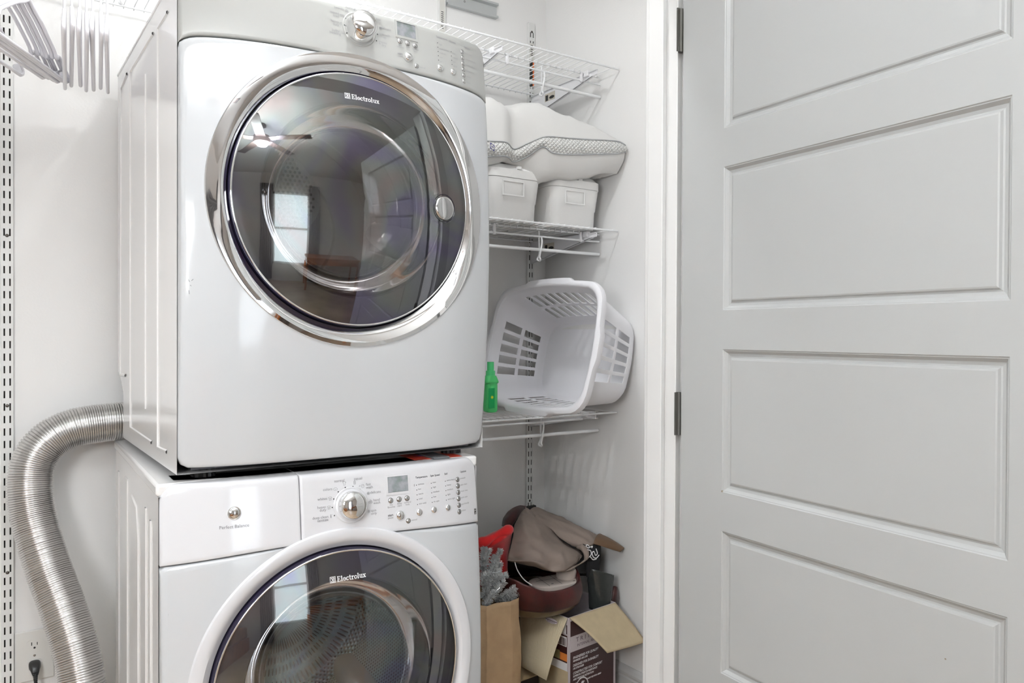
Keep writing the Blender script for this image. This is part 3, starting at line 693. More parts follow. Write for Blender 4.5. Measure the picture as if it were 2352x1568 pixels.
# ------------------------------------------------------------------ wire shelves
def shelf(z, x0, x1, label, step=.0254, tight=False):
    root = empty('wire_shelf', (x0, 0, z), label=label, cat='shelf'); L = x1-x0
    def rod(name, y, dz, r, xa=0, xb=None):
        return MB().tube([(xa, y, dz), (xb or L, y, dz)], r, 10).build(name, M_WIRE, root, auto=60)
    rod('front_rod', -.412, 0, .0032); rod('middle_rod', -.317, -.0035, .0026); rod('lip_rod', -.317, -.027, .0032); rod('hang_rod', -.317, -.070, .0055); rod('back_rod', -.030, -.0035, .0028, 0, L-.075)
    proto = None; n = int((L-.02)/step)
    for k in range(n):
        x = L-.020-step*k
        if proto is None:
            mb = MB(); mb.tube([(0, -.4155, .0035), (0, -.04, .0022), (0, -.024, .0006), (0, -.019, -.006)], .00135, 6)
            mb.tube([(.0, -.328, .0015), (.004, -.321, -.003), (.008, -.317, -.0065)], .0013, 5)
            proto = mb.build('deck_wire', M_WIRE, root, smooth=True); proto.location = (x, 0, 0)
        else:
            if x > L-.075: continue
            copy(proto, root, (x, 0, 0))
    def hook(x):
        p = [(x, -.317, -.027)]
        p += [(x-.001, -.322, -.045), (x-.012, -.330, -.075), (x-.013, -.325, -.094)]+[(x-.013+.011*math.sin(a)*.6, -.317+.010*-math.cos(a), -.098-.008*math.sin(a)) for a in (0.4, 1.57, 2.7)]+[(x+.001, -.303, -.085), (x+.003, -.300, -.05), (x+.003, -.300, -.006)]
        MB().tube(smoothp(p, 4), .0030, 8).build('rod_hook', M_WIRE, root, smooth=True)
    def clip(x):
        mb = MB(); mb.box((x-.005, -.3225, -.033), (x+.005, -.3125, .002)); mb.build('rod_clip', M_WHITEP, root, bevel=.0025)
    return root, hook, clip
def smoothp(pts, k=4, closed=False):
    P = [Vector(p) for p in pts]; n = len(P); out = []
    for i in range(n if closed else n-1):
        p0 = P[(i-1) % n] if closed or i else P[0]; p1 = P[i]; p2 = P[(i+1) % n]; p3 = P[(i+2) % n] if closed or i < n-2 else P[-1]
        for s in range(k):
            t = s/k; out.append(.5*((2*p1)+(-p0+p2)*t+(2*p0-5*p1+4*p2-p3)*t*t+(-p0+3*p1-3*p2+p3)*t**3))
    if not closed: out.append(P[-1])
    return out
X0 = -.60
s1, hk, cl = shelf(2.137, X0, 1.782, 'topmost white wire shelf, empty, above the pillow'); 
for x in (1.543, .93, .3): hk(x-X0)
for x in (1.397, 1.6996, .45): cl(x-X0)
s2, hk, cl = shelf(1.597, 1.02, 1.782, 'middle white wire shelf carrying the two foam coolers'); hk(1.535-1.02); cl(1.350-1.02); cl(1.70-1.02)
s3, hk, cl = shelf(.990, 1.02, 1.782, 'lowest white wire shelf carrying the laundry basket'); hk(1.545-1.02)
def bracket(x, z, label, st=True):
    root = empty('shelf_bracket', (x, 0, z), label=label, cat='bracket')
    mb = MB()
    prof = [(-.0115, -.006), (-.385, -.006), (-.385, -.020), (-.36, -.022), (-.0115, -.085)]
    mb.prism(prof, -.0012, .0012); mb.prism([(-.0115, -.006), (-.385, -.006), (-.385, -.0075), (-.0115, -.0075)], -.006, .0012)
    mb.prism([(-.36, -.022), (-.0115, -.085), (-.0115, -.0835), (-.36, -.0205)], -.0012, .008)
    mb.build('bracket_arm', M_WHITEP, root)
    if st:
        mb = MB(); mb.prism([(-.095, -.018), (-.155, -.018), (-.155, -.046), (-.095, -.046)], -.0017, -.0013, 0)
        mb.prism([(-.100, -.024), (-.115, -.024), (-.115, -.044), (-.100, -.044)], -.0021, -.0017, 1)
        pts = [(-.137+.015*math.cos(a*PI/8), -.036+.0055*math.sin(a*PI/8)) for a in range(16)]; mb.prism(pts, -.0021, -.0017, 1)
        mb.build('barcode_sticker', [mat('cream_paper', (.62, .58, .50), .6) if 'cream_paper' not in bpy.data.materials else bpy.data.materials['cream_paper'], M_INKB], root)
    mb = MB(); mb.box((-.009, -.345, -.018), (.006, -.322, .001)); mb.build('shelf_clip', M_WHITEP, root, bevel=.002)
bracket(1.7135, 2.137, 'white steel bracket with sticker holding up the topmost wire shelf')
bracket(1.334, 2.137, 'white bracket under the topmost wire shelf just right of the dryer top')
bracket(1.7135, 1.597, 'white steel bracket with sticker under the shelf of foam coolers')
bracket(1.7135, .990, 'white bracket under the laundry basket shelf', False)

# ------------------------------------------------------------------ hangers
M_HANG = mat('hanger_plastic', (.86, .85, .89), .3)
def make_hanger():
    root = empty('hanger')
    H = .21; b = .0; r = .0044
    half = [(-H, 0, .006), (-H-.002, 0, .014), (-H+.012, 0, .024), (-.165, 0, .045), (-.150, 0, .048), (-.146, 0, .041), (-.138, 0, .041), (-.132, 0, .052), (-.10, 0, .072), (-.06, 0, .095), (-.03, 0, .108), (-.012, 0, .118)]
    path = [(-H+.012, 0, 0)]+half+[(0, 0, .124)]+[(-x, y, z) for x, y, z in reversed(half)]+[(H-.012, 0, 0)]
    mb = MB(); mb.tube(smoothp(path, 3, closed=False)+[Vector((0, 0, 0))], r, 8, closed=True)
    mb.build('hanger_frame', M_HANG, root, smooth=True)
    for s in (-1, 1):                                   # web at the end corner
        mb = MB(); mb.prism([(0, 0)]*0+[(s*(H-.012), .001), (s*(H-.002), .012), (s*(H-.02), .026), (s*(H-.05), .012), (s*(H-.05), .001)], -.001, .001)
        o = mb.build('corner_web', M_HANG, root); o.rotation_euler = (0, 0, PI/2)
    hp = [(0, 0, .122), (0, 0, .150), (.004, 0, .160), (.016, 0, .170), (.024, 0, .186), (.018, 0, .203), (.002, 0, .2105), (-.014, 0, .204), (-.019, 0, .192)]
    MB().tube(smoothp(hp, 4), .003, 8).build('hanger_hook', M_HANG, root, smooth=True)
    return root
hp = make_hanger(); first = True
def put_hanger(x, az, label, group, dz=0, tilt=0):
    global first
    o = hp if first else copy_tree(hp); first = False
    # hook hangs over the rod; the crook is centred on the rod
    o.rotation_euler = (0, tilt, PI/2-math.radians(az)); o.location = (x, -.317, 2.067-.2045+dz+.0095)
    tag(o, label, 'hanger', group)
for i, (x, a) in enumerate(((.106, 26), (.096, 26.5), (.086, 26), (.076, 27), (.066, 26.5), (.052, 27), (.012, 25))):
    put_hanger(x, a, ('slanted white plastic hanger at the left, rightmost of its cluster', 'slanted white plastic hanger, second from the right in its cluster', 'slanted white plastic hanger, third from the right in its cluster', 'slanted white plastic hanger in the middle of its cluster of seven', 'slanted white plastic hanger, fifth from the right in its cluster', 'slanted white plastic hanger with its bar lowest under the tight bunch', 'white plastic hanger hanging apart at far left, behind the slanted bunch')[i], 'slanted hangers at the left', dz=random.uniform(-.003, .003), tilt=random.uniform(-.02, .02))
for i, (x, a) in enumerate(((.174, 5.2), (.189, 4.9), (.205, 6.2), (.219, 5.8), (.232, 6.9), (.249, 6.6), (.262, 7.6))):
    put_hanger(x, a, ('edge-on white hanger touching the slanted bunch, leftmost of its cluster', 'edge-on white hanger, second from the left in the cluster by the dryer', 'edge-on white hanger, third from the left in the cluster by the dryer', 'edge-on white hanger in the middle of the cluster by the dryer', 'edge-on white hanger, third from the right in the cluster by the dryer', 'edge-on white hanger, second from the right in the cluster by the dryer', 'edge-on white hanger nearest the dryer, rightmost of its cluster')[i], 'edge-on hangers by the dryer', dz=random.uniform(-.010, .004), tilt=random.uniform(-.018, .018))

# ------------------------------------------------------------------ vent duct
M_DUCT = mat('aluminium_duct', (.62, .61, .60), .24, metal=1)
ctrl = [(.47, -.073, 1.020), (.36, -.073, 1.016), (.27, -.075, 1.012), (.205, -.078, 1.001), (.155, -.082, .972), (.125, -.086, .925), (.117, -.095, .865), (.124, -.110, .79), (.150, -.150, .68), (.180, -.195, .58), (.203, -.235, .49), (.216, -.265, .40), (.222, -.28, .28), (.224, -.28, .16), (.224, -.28, .055)]
cp_ = smoothp(ctrl, 30)
# resample evenly
L = [0]
for a, b_ in zip(cp_[:-1], cp_[1:]): L.append(L[-1]+(b_-a).length)
def atl(s):
    import bisect
    i = min(max(bisect.bisect(L, s)-1, 0), len(cp_)-2); t = (s-L[i])/max(1e-9, L[i+1]-L[i]); return cp_[i].lerp(cp_[i+1], t)
pitch = .0056; path = []; rad = []; s = 0; k = 0
while s < L[-1]:
    rr_ = .0505+random.uniform(-.0004, .0004)
    for ds_, dr2 in ((0, -.0032), (.0012, -.0006), (.0026, .0), (.0042, -.0006), (.0052, -.0032)):
        path.append(atl(min(s+ds_, L[-1]))); rad.append(rr_+dr2)
    s += pitch*random.uniform(.92, 1.08); k += 1
dv = empty('vent_duct', (.12, -.085, 0), label='flexible ribbed aluminium vent duct bending down behind the stacked machines', cat='duct')
o = MB().tube(path, rad, 48).build('duct_hose', M_DUCT, dv, auto=50, recalc=False); o.location = (-.12, .085, 0)

# ------------------------------------------------------------------ outlet, plug and cord
M_PLATE = mat('outlet_plate', (.74, .73, .70), .35)
ol = empty('electrical_outlet', (.1312, 0, .41), label='cream duplex electrical outlet low on the left wall with a black plug in it', cat='outlet')
mb = MB(); mb.box((-.0445, -.0055, -.066), (.0445, -.0002, .066)); mb.build('cover_plate', M_PLATE, ol, bevel=.004, seg=3)
for dz in (.027, -.024):
    mb = MB(); pts = [(.0172*math.copysign(min(1, abs(math.cos(a))*1.25), math.cos(a)), .0145*math.copysign(min(1, abs(math.sin(a))*1.08), math.sin(a))) for a in [2*PI*k/32 for k in range(32)]]
    P = [[Vector((x, y, z+dz)) for x, z in pts] for y in (-.004, -.0072)]
    mb.grid(P, cu=True); mb.add(P[1], [tuple(range(32))]); mb.build('receptacle', M_PLATE, ol, auto=40)
    mb = MB(); mb.box((-.0075, -.0076, dz), (-.0055, -.0074, dz+.0085)); mb.box((.0052, -.0076, dz), (.0070, -.0074, dz+.007)); 
    mb.add([(.0027*math.cos(2*PI*k/12), -.0076, dz-.0065+.0027*math.sin(2*PI*k/12)) for k in range(12)], [tuple(range(12))]); mb.build('slot', M_INKB, ol, recalc=False)
mb = MB(); mb.lathe([(.003, .005), (.003, .0062), (.0003, .0066)], 12); mb.build('screw', M_CHR2, ol)
pg = empty('power_plug', (.1312, -.008, .386), label='black power plug with its cord in the lower socket of the outlet', cat='plug')
mb = MB(); P = []
for y, s, cz in ((0, 1, 0), (-.010, 1, 0), (-.018, .85, -.001), (-.026, .7, -.006), (-.032, .5, -.013)):
    P.append([Vector((.0135*s*math.copysign(abs(math.cos(a))**.7, math.cos(a)), y, cz+.0125*s*math.copysign(abs(math.sin(a))**.7, math.sin(a)))) for a in [2*PI*k/24 for k in range(24)]])
mb.grid(P, cu=True); mb.add(P[-1], [tuple(range(24))]); mb.build('plug_body', M_BLK, pg, smooth=True)
mb = MB()
for k in range(6): mb.tube([(0, -.030-.002*k, -.012-.0035*k), (0, -.0305-.002*k, -.0145-.0035*k)], .0062-.0004*k, 12)
mb.build('strain_relief', M_BLK, pg)
mb = MB(); mb.tube(smoothp([(0, -.030, -.012), (.001, -.040, -.035), (.006, -.044, -.065), (.013, -.044, -.11), (.02, -.04, -.2), (.03, -.03, -.33)], 6), .0035, 8); mb.build('cord', M_BLK, pg, smooth=True)

# ------------------------------------------------------------------ foam coolers
M_FOAM = mat('foam', (.86, .86, .85), .65, bump=.25, bscale=300, bdist=.0008)
def rrect(hx, hy, r, n=6):
    out = []
    for cx, cy, a0 in ((hx-r, hy-r, 0), (-hx+r, hy-r, 90), (-hx+r, -hy+r, 180), (hx-r, -hy+r, 270)):
        for k in range(n+1): a = math.radians(a0+90*k/n); out.append((cx+r*math.cos(a), cy+r*math.sin(a)))
    return out
def cooler(x0, x1, y0, z0, h, label, emb=True):
    cx = (x0+x1)/2; hx = (x1-x0)/2; hy = .15; root = empty('foam_cooler', (cx, y0+hy, z0), label=label, cat='cooler')
    mb = MB(); P = []
    for z, s in ((0, .90), (.003, .915), (h*.34, .93), (h*.36, .945), (h*.74, 1.0), (h*.745, 1.0)):
        P.append([Vector((x*(hx-.0)*0+x, y, z)) for x, y in rrect(hx-(1-s)*.12, hy-(1-s)*.12, .035)])
    mb.grid(P, cu=True); mb.add(P[0], [tuple(range(28))[::-1]]); mb.add(P[-1], [tuple(range(28))]); mb.build('cooler_body', M_FOAM, root, auto=40)
    mb = MB(); P = []
    for z, ins in ((h*.75, 0), (h*.755, -.0015), (h*.90, -.0015), (h*.905, .001), (h*.985, .012), (h, .020)):
        P.append([Vector((x, y, z)) for x, y in rrect(hx-ins, hy-ins, .035)])
    mb.grid(P, cu=True); mb.add(P[0], [tuple(range(28))[::-1]]); mb.add(P[-1], [tuple(range(28))]); mb.build('cooler_lid', M_FOAM, root, auto=40)
    mb = MB(); mb.box((-.008+.01, -hy-.0035, h*.905), (.008+.01, -hy+.004, h*.96)); mb.build('lid_tab', M_FOAM, root, bevel=.001)
    if emb:
        mb = MB(); u0, u1, w0, w1 = -.048, .026, h*.46, h*.68
        fr = [(u0, w0), (u1, w0), (u1, w1), (u0, w1)]; g = .004
        yo = -hy-.0012
        mb.grid([[Vector((u+du*g, yo+.0025, w_+dw*g)) for (u, w_), (du, dw) in zip(fr, ((-1, -1), (1, -1), (1, 1), (-1, 1)))], [Vector((u+du*g, yo-.0002, w_+dw*g)) for (u, w_), (du, dw) in zip(fr, ((-1, -1), (1, -1), (1, 1), (-1, 1)))], [Vector((u, yo-.0002, w_)) for u, w_ in fr], [Vector((u, yo+.001, w_)) for u, w_ in fr]], cu=True)
        mb.build('embossed_frame', M_FOAM, root)
cooler(1.292, 1.497, -.375, 1.6015, .178, 'left of the two white foam coolers on the middle wire shelf, with an embossed rectangle')
cooler(1.535, 1.745, -.375, 1.6015, .172, 'right of the two white foam coolers by the side wall', True)

# ------------------------------------------------------------------ pillow
M_PIL = mat('pillow_cotton', (.74, .735, .72), .75, bump=.15, bscale=60, sheen=.2)
M_QUI = mat('quilted_band', (.82, .82, .80), .8)
nt2 = M_QUI.node_tree; b2 = nt2.nodes['Principled BSDF']; tc2 = nt2.nodes.new('ShaderNodeTexCoord'); mp = nt2.nodes.new('ShaderNodeMapping'); mp.inputs['Rotation'].default_value = (0, PI/4, 0)
wv = []
for rot in (PI/4, -PI/4):
    mp = nt2.nodes.new('ShaderNodeMapping'); mp.inputs['Rotation'].default_value = (0, rot, 0); nt2.links.new(tc2.outputs['Object'], mp.inputs[0])
    wt = nt2.nodes.new('ShaderNodeTexWave'); wt.inputs['Scale'].default_value = 34; nt2.links.new(mp.outputs[0], wt.inputs[0]); wv.append(wt)
mn = nt2.nodes.new('ShaderNodeMath'); mn.operation = 'MINIMUM'; nt2.links.new(wv[0].outputs['Fac'], mn.inputs[0]); nt2.links.new(wv[1].outputs['Fac'], mn.inputs[1])
pw = nt2.nodes.new('ShaderNodeMath'); pw.operation = 'POWER'; pw.inputs[1].default_value = .35; nt2.links.new(mn.outputs[0], pw.inputs[0])
bp2 = nt2.nodes.new('ShaderNodeBump'); bp2.inputs['Strength'].default_value = .9; bp2.inputs['Distance'].default_value = .004; nt2.links.new(pw.outputs[0], bp2.inputs['Height']); nt2.links.new(bp2.outputs[0], b2.inputs['Normal'])
# stations along x: (x, y_front, z_bottom, z_low_pipe, z_high_pipe, z_top)
ST = [(1.10, -.30, 1.79, 1.80, 1.83, 1.86), (1.14, -.37, 1.772, 1.782, 1.828, 1.905), (1.22, -.39, 1.748, 1.776, 1.826, 1.955), (1.29, -.385, 1.757, 1.786, 1.833, 1.978), (1.345, -.39, 1.782, 1.793, 1.836, 1.990), (1.385, -.375, 1.772, 1.784, 1.824, 1.996), (1.43, -.385, 1.760, 1.806, 1.846, 2.000),
      (1.475, -.40, 1.754, 1.838, 1.868, 2.000), (1.51, -.41, 1.757, 1.822, 1.873, 1.995), (1.57, -.42, 1.766, 1.823, 1.875, 1.983), (1.64, -.43, 1.785, 1.831, 1.879, 1.960), (1.70, -.445, 1.805, 1.837, 1.882, 1.933), (1.745, -.455, 1.826, 1.843, 1.882, 1.905), (1.774, -.455, 1.846, 1.851, 1.874, 1.881)]
def sinterp(k):
    P = smoothp([(s[0], s[k], 0) for s in ST], 6); return [p.y for p in P], [p.x for p in P]
xs_ = sinterp(1)[1]; yf, zb_, zl, zh, zt = (sinterp(k)[0] for k in (1, 2, 3, 4, 5))
yback = -.035; band = []; topP = []; botP = []; pipes = ([], [])
for i, x in enumerate(xs_):
    e = min(1, (XR-.004-x)/.09); yb = yback if x < 1.7 else yback-.25*(1-max(0, e))**1.5
    n1 = lambda a, b_: -.016*abs(noise.noise(Vector((x*13+a*3, a*5-x*4, 11))))*(1-.5*a)+.004+ (.010+.012*math.exp(-((x-1.38)/.09)**2))*(noise.noise(Vector((x*9, a*6, 3)))*1.2+abs(noise.noise(Vector((x*22, b_*9, 7))))*.7-.25)
    top = []; N = 22
    for j in range(N+1):
        v = j/N; y = yf[i]+(yb-yf[i])*v
        peak = math.sin(PI*min(1, v*1.0)**.62)**.62 if 0 < v < 1 else 0
        base = zh[i]+(1.83-zh[i])*v
        z = base+(zt[i]-zh[i])*peak
        fl = math.exp(-((x-1.40)/.05)**2)*math.exp(-(v/.25)**2)*.018
        top.append(Vector((x, y-.018*math.sin(PI*min(1, v*3))*(1 if v < .33 else 0), z+n1(v, v)*min(1, v*8)*min(1, (1-v)*6)-fl)))
    topP.append(top)
    bot = []
    for j in range(N+1):
        v = j/N; y = yf[i]+(yb-yf[i])*v; dip = math.sin(PI*min(1, v/.30))**.6 if 0 < v < .3 else 0
        base = zl[i]+(1.784-zl[i])*min(1, v/.25)**.7; zz_ = base-(zl[i]-zb_[i])*dip
        bot.append(Vector((x, y-.012*math.sin(PI*min(1, v*3))*(1 if v < .33 else 0), (zz_ if v < .16 else max(zz_, 1.7835))+n1(v+5, v)*.6*min(1, v*8))))
    botP.append(bot)
    bd = [Vector((x, yf[i]-.010*math.sin(PI*j/6), zl[i]+(zh[i]-zl[i])*j/6)) for j in range(7)]; band.append(bd)
    pipes[0].append(bd[0]+Vector((0, -.002, 0))); pipes[1].append(bd[-1]+Vector((0, -.002, 0)))
pil = empty('pillow', (1.45, -.2, 1.78), label='large white gusseted pillow lying on the two foam coolers', cat='pillow')
def off(o): o.location = -Vector((1.45, -.2, 1.78)); return o
mb = MB(); mb.grid(topP); mb.grid(botP); mb.add([p[-1] for p in topP]+[p[-1] for p in botP], [(i, i+1, len(xs_)+i+1, len(xs_)+i) for i in range(len(xs_)-1)])
mb.add(topP[-1]+botP[-1], [(i, i+1, N+2+i, N+1+i) for i in range(N)]); mb.add(topP[0]+botP[0], [(i, i+1, N+2+i, N+1+i) for i in range(N)])
off(mb.build('pillow_cover', M_PIL, pil, smooth=True))
mb = MB(); mb.grid(band); off(mb.build('quilted_gusset', M_QUI, pil, smooth=True))
for p in pipes: off(MB().tube(p, .0021, 8).build('piping', mat('grey_piping', (.42, .43, .44), .6) if 'grey_piping' not in bpy.data.materials else bpy.data.materials['grey_piping'], pil, smooth=True))
# sewn-in tag: white with a dark blue emblem
tg = Vector((1.283, -.402, 1.812)); mb = MB()
def tp(a, b_, o=0): return tg+Vector((a*.011, -.004-o+a*.0015, b_*.0105-a*.0045))
mb.add([tp(-1, -1), tp(1, -1), tp(1, 1), tp(-1, 1)], [(0, 1, 2, 3)], 0)
mb.add([tp(-.55, -.85, .0004), tp(.9, -.85, .0004), tp(.9, .85, .0004), tp(-.55, .85, .0004)], [(0, 1, 2, 3)], 1)
n = 24; mb.add([tp(.17+.62*math.cos(2*PI*k/n), .72*math.sin(2*PI*k/n), .0008) for k in range(n)], [tuple(range(n))], 0)
mb.add([tp(.17+.40*math.cos(2*PI*k/n), .12*math.sin(2*PI*k/n), .0012) for k in range(n)], [tuple(range(n))], 1)
off(mb.build('sewn_tag', [M_PIL, mat('navy_print', (.03, .03, .22), .5)], pil, recalc=False))

# ------------------------------------------------------------------ laundry basket (lying on its side, mouth to the left)
bk_ = empty('laundry_basket', (1.50, -.33, 1.0), label='white slotted plastic laundry basket lying on its side on the lowest wire shelf', cat='laundry basket')
M_BAS = mat('basket_plastic', (.90, .895, .93), .32, sss=.1)
TL = math.radians(12)
def bloop(t, grow=0, n=10):
    # t: 0 at the rim, 1 at the base; returns loop in (y, z') of the section, x' along the axis
    hy = .272-.040*t+grow; hz = .188-.053*t+grow; r = .080-.018*t
    out = []
    segs = []
    def side(a, b_, m, bow):
        for k in range(m):
            s_ = k/m; p = (a[0]+(b_[0]-a[0])*s_, a[1]+(b_[1]-a[1])*s_); q = 4*s_*(1-s_)*bow
            out.append((p, q, (b_[0]-a[0], b_[1]-a[1])))
    # corners as arcs, sides as bowed lines; 4 sides
    pts = []
    C = [(hy-r, hz-r, 0), (-hy+r, hz-r, 90), (-hy+r, -hz+r, 180), (hy-r, -hz+r, 270)]
    for ci, (cy_, cz_, a0) in enumerate(C):
        for k in range(7): a = math.radians(a0+90*k/6); pts.append(((cy_+r*math.cos(a), cz_+r*math.sin(a)), 'c'))
        nx_, nz_, a1 = C[(ci+1) % 4]; pa = pts[-1][0]; a = math.radians(a1); pb = (nx_+r*math.cos(a), nz_+r*math.sin(a))
        m = SM[ci]; nrm = (math.cos(math.radians(a0+90)), math.sin(math.radians(a0+90)))
        bow = .012 if ci % 2 == 0 else .008
        for f in SF[ci]:
            q = 4*f*(1-f)*bow*(1-.4*t); pts.append(((pa[0]+(pb[0]-pa[0])*f+nrm[0]*q, pa[1]+(pb[1]-pa[1])*f+nrm[1]*q), 's'))
    return [p for p, _ in pts]
# side 0: top (long), 1: left/back end (short), 2: bottom (long), 3: near end (short); slot edges as fractions
def fr(nsl, mg, ratio):
    p = (1-2*mg)/(nsl-1+ratio); o = []
    for k in range(nsl): o += [mg+k*p, mg+(k+ratio)*p]
    return o
SF = [fr(9, .03, .62), fr(5, .03, .66), fr(9, .03, .62), fr(5, .03, .66)]; SM = [len(s_) for s_ in SF]
AX = Vector((math.cos(TL), 0, -math.sin(TL))); AU = Vector((math.sin(TL), 0, math.cos(TL))); RO = Vector((1.518, -.322, 1.2125)); DEP = .255
def bpt(t, y, z): return RO+AX*(DEP*t)+Vector((0, y+.052*t, 0))+AU*z
ts = [0, .06, .12, .17, .47, .53, .83, .90, .97, 1.0]
rows = []
for t in ts:
    sh = 0 if t < .97 else (.006 if t < 1 else .02)
    rows.append([bpt(t, *p) for p in bloop(min(t, 1), -sh)])
n = len(rows[0]); idx = 0; slotcol = set(); pos = 0
for ci in range(4):
    pos += 7
    for k in range(0, SM[ci], 2): slotcol.add(pos+k)
    pos += SM[ci]
mb = MB(); vs = [p for r_ in rows for p in r_]; fs = []
for i in range(len(rows)-1):
    for j in range(n):
        if i in (3, 5) and j in slotcol: continue
        fs.append((i*n+j, i*n+(j+1) % n, (i+1)*n+(j+1) % n, (i+1)*n+j))
mb.add(vs, fs); fs2 = [tuple(range((len(rows)-1)*n, len(rows)*n))]; mb.add([], [])
mb.f += fs2; mb.m += [0]
def boff(o): o.location = -Vector((1.50, -.33, 1.0)); return o
o = boff(mb.build('basket_body', M_BAS, bk_, auto=35)); m = o.modifiers.new('s', 'SOLIDIFY'); m.thickness = .0035; m.offset = 0
m = o.modifiers.new('b', 'BEVEL'); m.width = .0012; m.segments = 2; m.limit_method = 'ANGLE'; m.angle_limit = math.radians(50)
mb = MB(); P = []
for t, g in ((.035, .001), (.07, .010), (.075, .017), (.02, .019), (-.015, .017), (-.03, .010), (-.03, .004), (-.015, -.001), (.02, -.002)):
    L0 = bloop(0, g); L1_ = bloop(0, g+(.008 if g > .012 else 0)); grip = []
    st_ = 0
    for ci in range(4):
        grip += [0]*7+[1 if .24 < f < .76 else 0 for f in SF[ci]]
    P.append([bpt(t, *(q if gg else p)) for p, q, gg in zip(L0, L1_, grip)])
P.append(P[0]); mb.grid(P, cu=True); boff(mb.build('basket_rim', M_BAS, bk_, auto=50))
# ------------------------------------------------------------------ green bottle
gb = empty('detergent_bottle', (1.405, -.215, .9945), label='small bright green plastic bottle standing beside the laundry basket', cat='bottle')
M_GRN = mat('green_plastic', (.09, .68, .20), .3)
M_GRN2 = mat('dark_green_print', (.0, .42, .10), .35)
mb = MB(); P = []
for z, hx, hy in ((0, .017, .017), (.004, .0215, .0185), (.010, .022, .019), (.085, .0222, .019), (.093, .0215, .0185), (.097, .0265, .020), (.101, .0262, .020), (.117, .019, .017), (.120, .017, .016)):
    P.append([Vector((x, y, z)) for x, y in rrect(hx, hy, min(hx, hy)*.75)])
mb.grid(P, cu=True); mb.add(P[0], [tuple(range(28))[::-1]]); mb.add(P[-1], [tuple(range(28))]); mb.build('bottle_body', M_GRN, gb, auto=40)
mb = MB(); mb.tube([(0, 0, .120), (0, 0, .136)], .0155, 24); mb.tube([(0, 0, .136), (0, 0, .165)], .0115, 24); mb.build('bottle_cap', mat('green_cap', (.10, .70, .25), .35), gb, auto=40)
mb = MB()
mb.box((-.019, -.0196, .014), (.004, -.0186, .080), 0)
for k in range(9):
    a = 2*PI*k/9; mb.add([(-.006+.007*math.cos(a), -.0199, .050+.007*math.sin(a)), (-.006+.003*math.cos(a+.35), -.0199, .050+.003*math.sin(a+.35)), (-.006, -.0199, .050), (-.006+.003*math.cos(a-.35), -.0199, .050+.003*math.sin(a-.35))], [(0, 1, 2, 3)], 1)
mb.build('bottle_label', [M_GRN2, mat('yellow_print', (.75, .75, .02), .4)], gb, recalc=False)

# ------------------------------------------------------------------ things piled on the closet floor, right of the washer
def at(px, py, y):                                     # survey: photo pixel and distance from the back wall -> room coordinates
    d = RT*(px-1176)/FOC-UP*(py-784)/FOC+FW; return CAM+d*((y-CAM.y)/d.y)
def loft(rows_, ku=5, kv=5, amp=0, sc=14, seed=0, closed=False, fold=0):
    R_ = [smoothp(r_, ku, closed) for r_ in rows_]; m_ = len(R_[0]); cols = [smoothp([R_[i][j] for i in range(len(R_))], kv) for j in range(m_)]
    P = [[cols[j][i] for j in range(m_)] for i in range(len(cols[0]))]
    if amp:
        for r_ in P:
            for p in r_:
                q = Vector((p.x*sc+seed, p.y*sc, p.z*sc)); d = noise.noise_vector(q)+.5*noise.noise_vector(q*2.3); p += d*amp
                if fold:
                    q2 = Vector((p.x*17+p.z*9+seed, p.y*11, p.z*13-p.x*7)); p += Vector((-.3, -.8, .35))*fold*(.35-abs(noise.noise(q2))*1.6-abs(noise.noise(q2*2.3))*.5)
    return P
def rows_at(rows_): return [[at(*p) for p in r_] for r_ in rows_]

# --- the open carton with the printed side
M_KR = mat('kraft_board', (.52, .42, .27), .75, var=.06, vscale=30)
M_KR2 = mat('kraft_inner', (.50, .38, .22), .8, var=.06, vscale=20)
M_MAR = mat('maroon_print', (.045, .012, .012), .35)
M_LIL = mat('lilac_print', (.62, .56, .58), .4)
M_WP = mat('white_print', (.85, .84, .85), .4)
CA = math.radians(82.6)
K = Vector((1.509, -.5, 0)); KX = Vector((math.sin(CA), math.cos(CA), 0)); KY = Vector((-math.cos(CA), math.sin(CA), 0)); KH = .3775; KW, KD = .222, .285
crt = empty('open_carton', K, -(PI/2-CA)*-1, label='open maroon and white printed carton with kraft flaps folded outwards, against the side wall', cat='box')
crt.rotation_euler = (0, 0, math.atan2(KX.y, KX.x))
def walls(mb, W, D, H, t=.004, mi=0):
    mb.box((0, 0, .001), (W, t, H), mi); mb.box((0, D-t, .001), (W, D, H), mi); mb.box((0, t, .001), (t, D-t, H), mi); mb.box((W-t, t, .001), (W, D-t, H), mi); mb.box((t, t, .001), (W-t, D-t, .004), mi)
mb = MB(); walls(mb, KW, KD, KH); mb.build('carton_walls', M_LIL, crt)
# printed faces
mb = MB()
def fq(mb, a, b_, z0, z1, mi, o=.0004): mb.box((a, -o, z0), (b_, 0, z1), mi)
fq(mb, .010, KW-.010, .008, KH-.012, 0)
fq(mb, .010, KW-.010, KH-.108, KH-.060, 1, .0007)
for k in range(5): 
    cxx = .062+k*.010; mb.box((cxx, -.001, KH-.036), (cxx+.005, -.0004, KH-.030), 2)
mb.box((.075, -.001, KH-.044), (.115, -.0004, KH-.043), 2)
def ftxt(mb, t, x, z, s_, mi, bold=0, sx=1, shear=0):
    vs, fs = text_mesh(t, s_, bold); mx = min(v.x for v in vs)
    mb.add([(x+(v.x-mx)*sx+shear*v.y, -.0011, z+v.y) for v in vs], fs, mi)
ftxt(mb, 'T R I T O N', .034, KH-.075, .0195, 3, 0, 1.15); ftxt(mb, 'INTERNAL AIR FRAME', .040, KH-.093, .0125, 3)
z = KH-.128
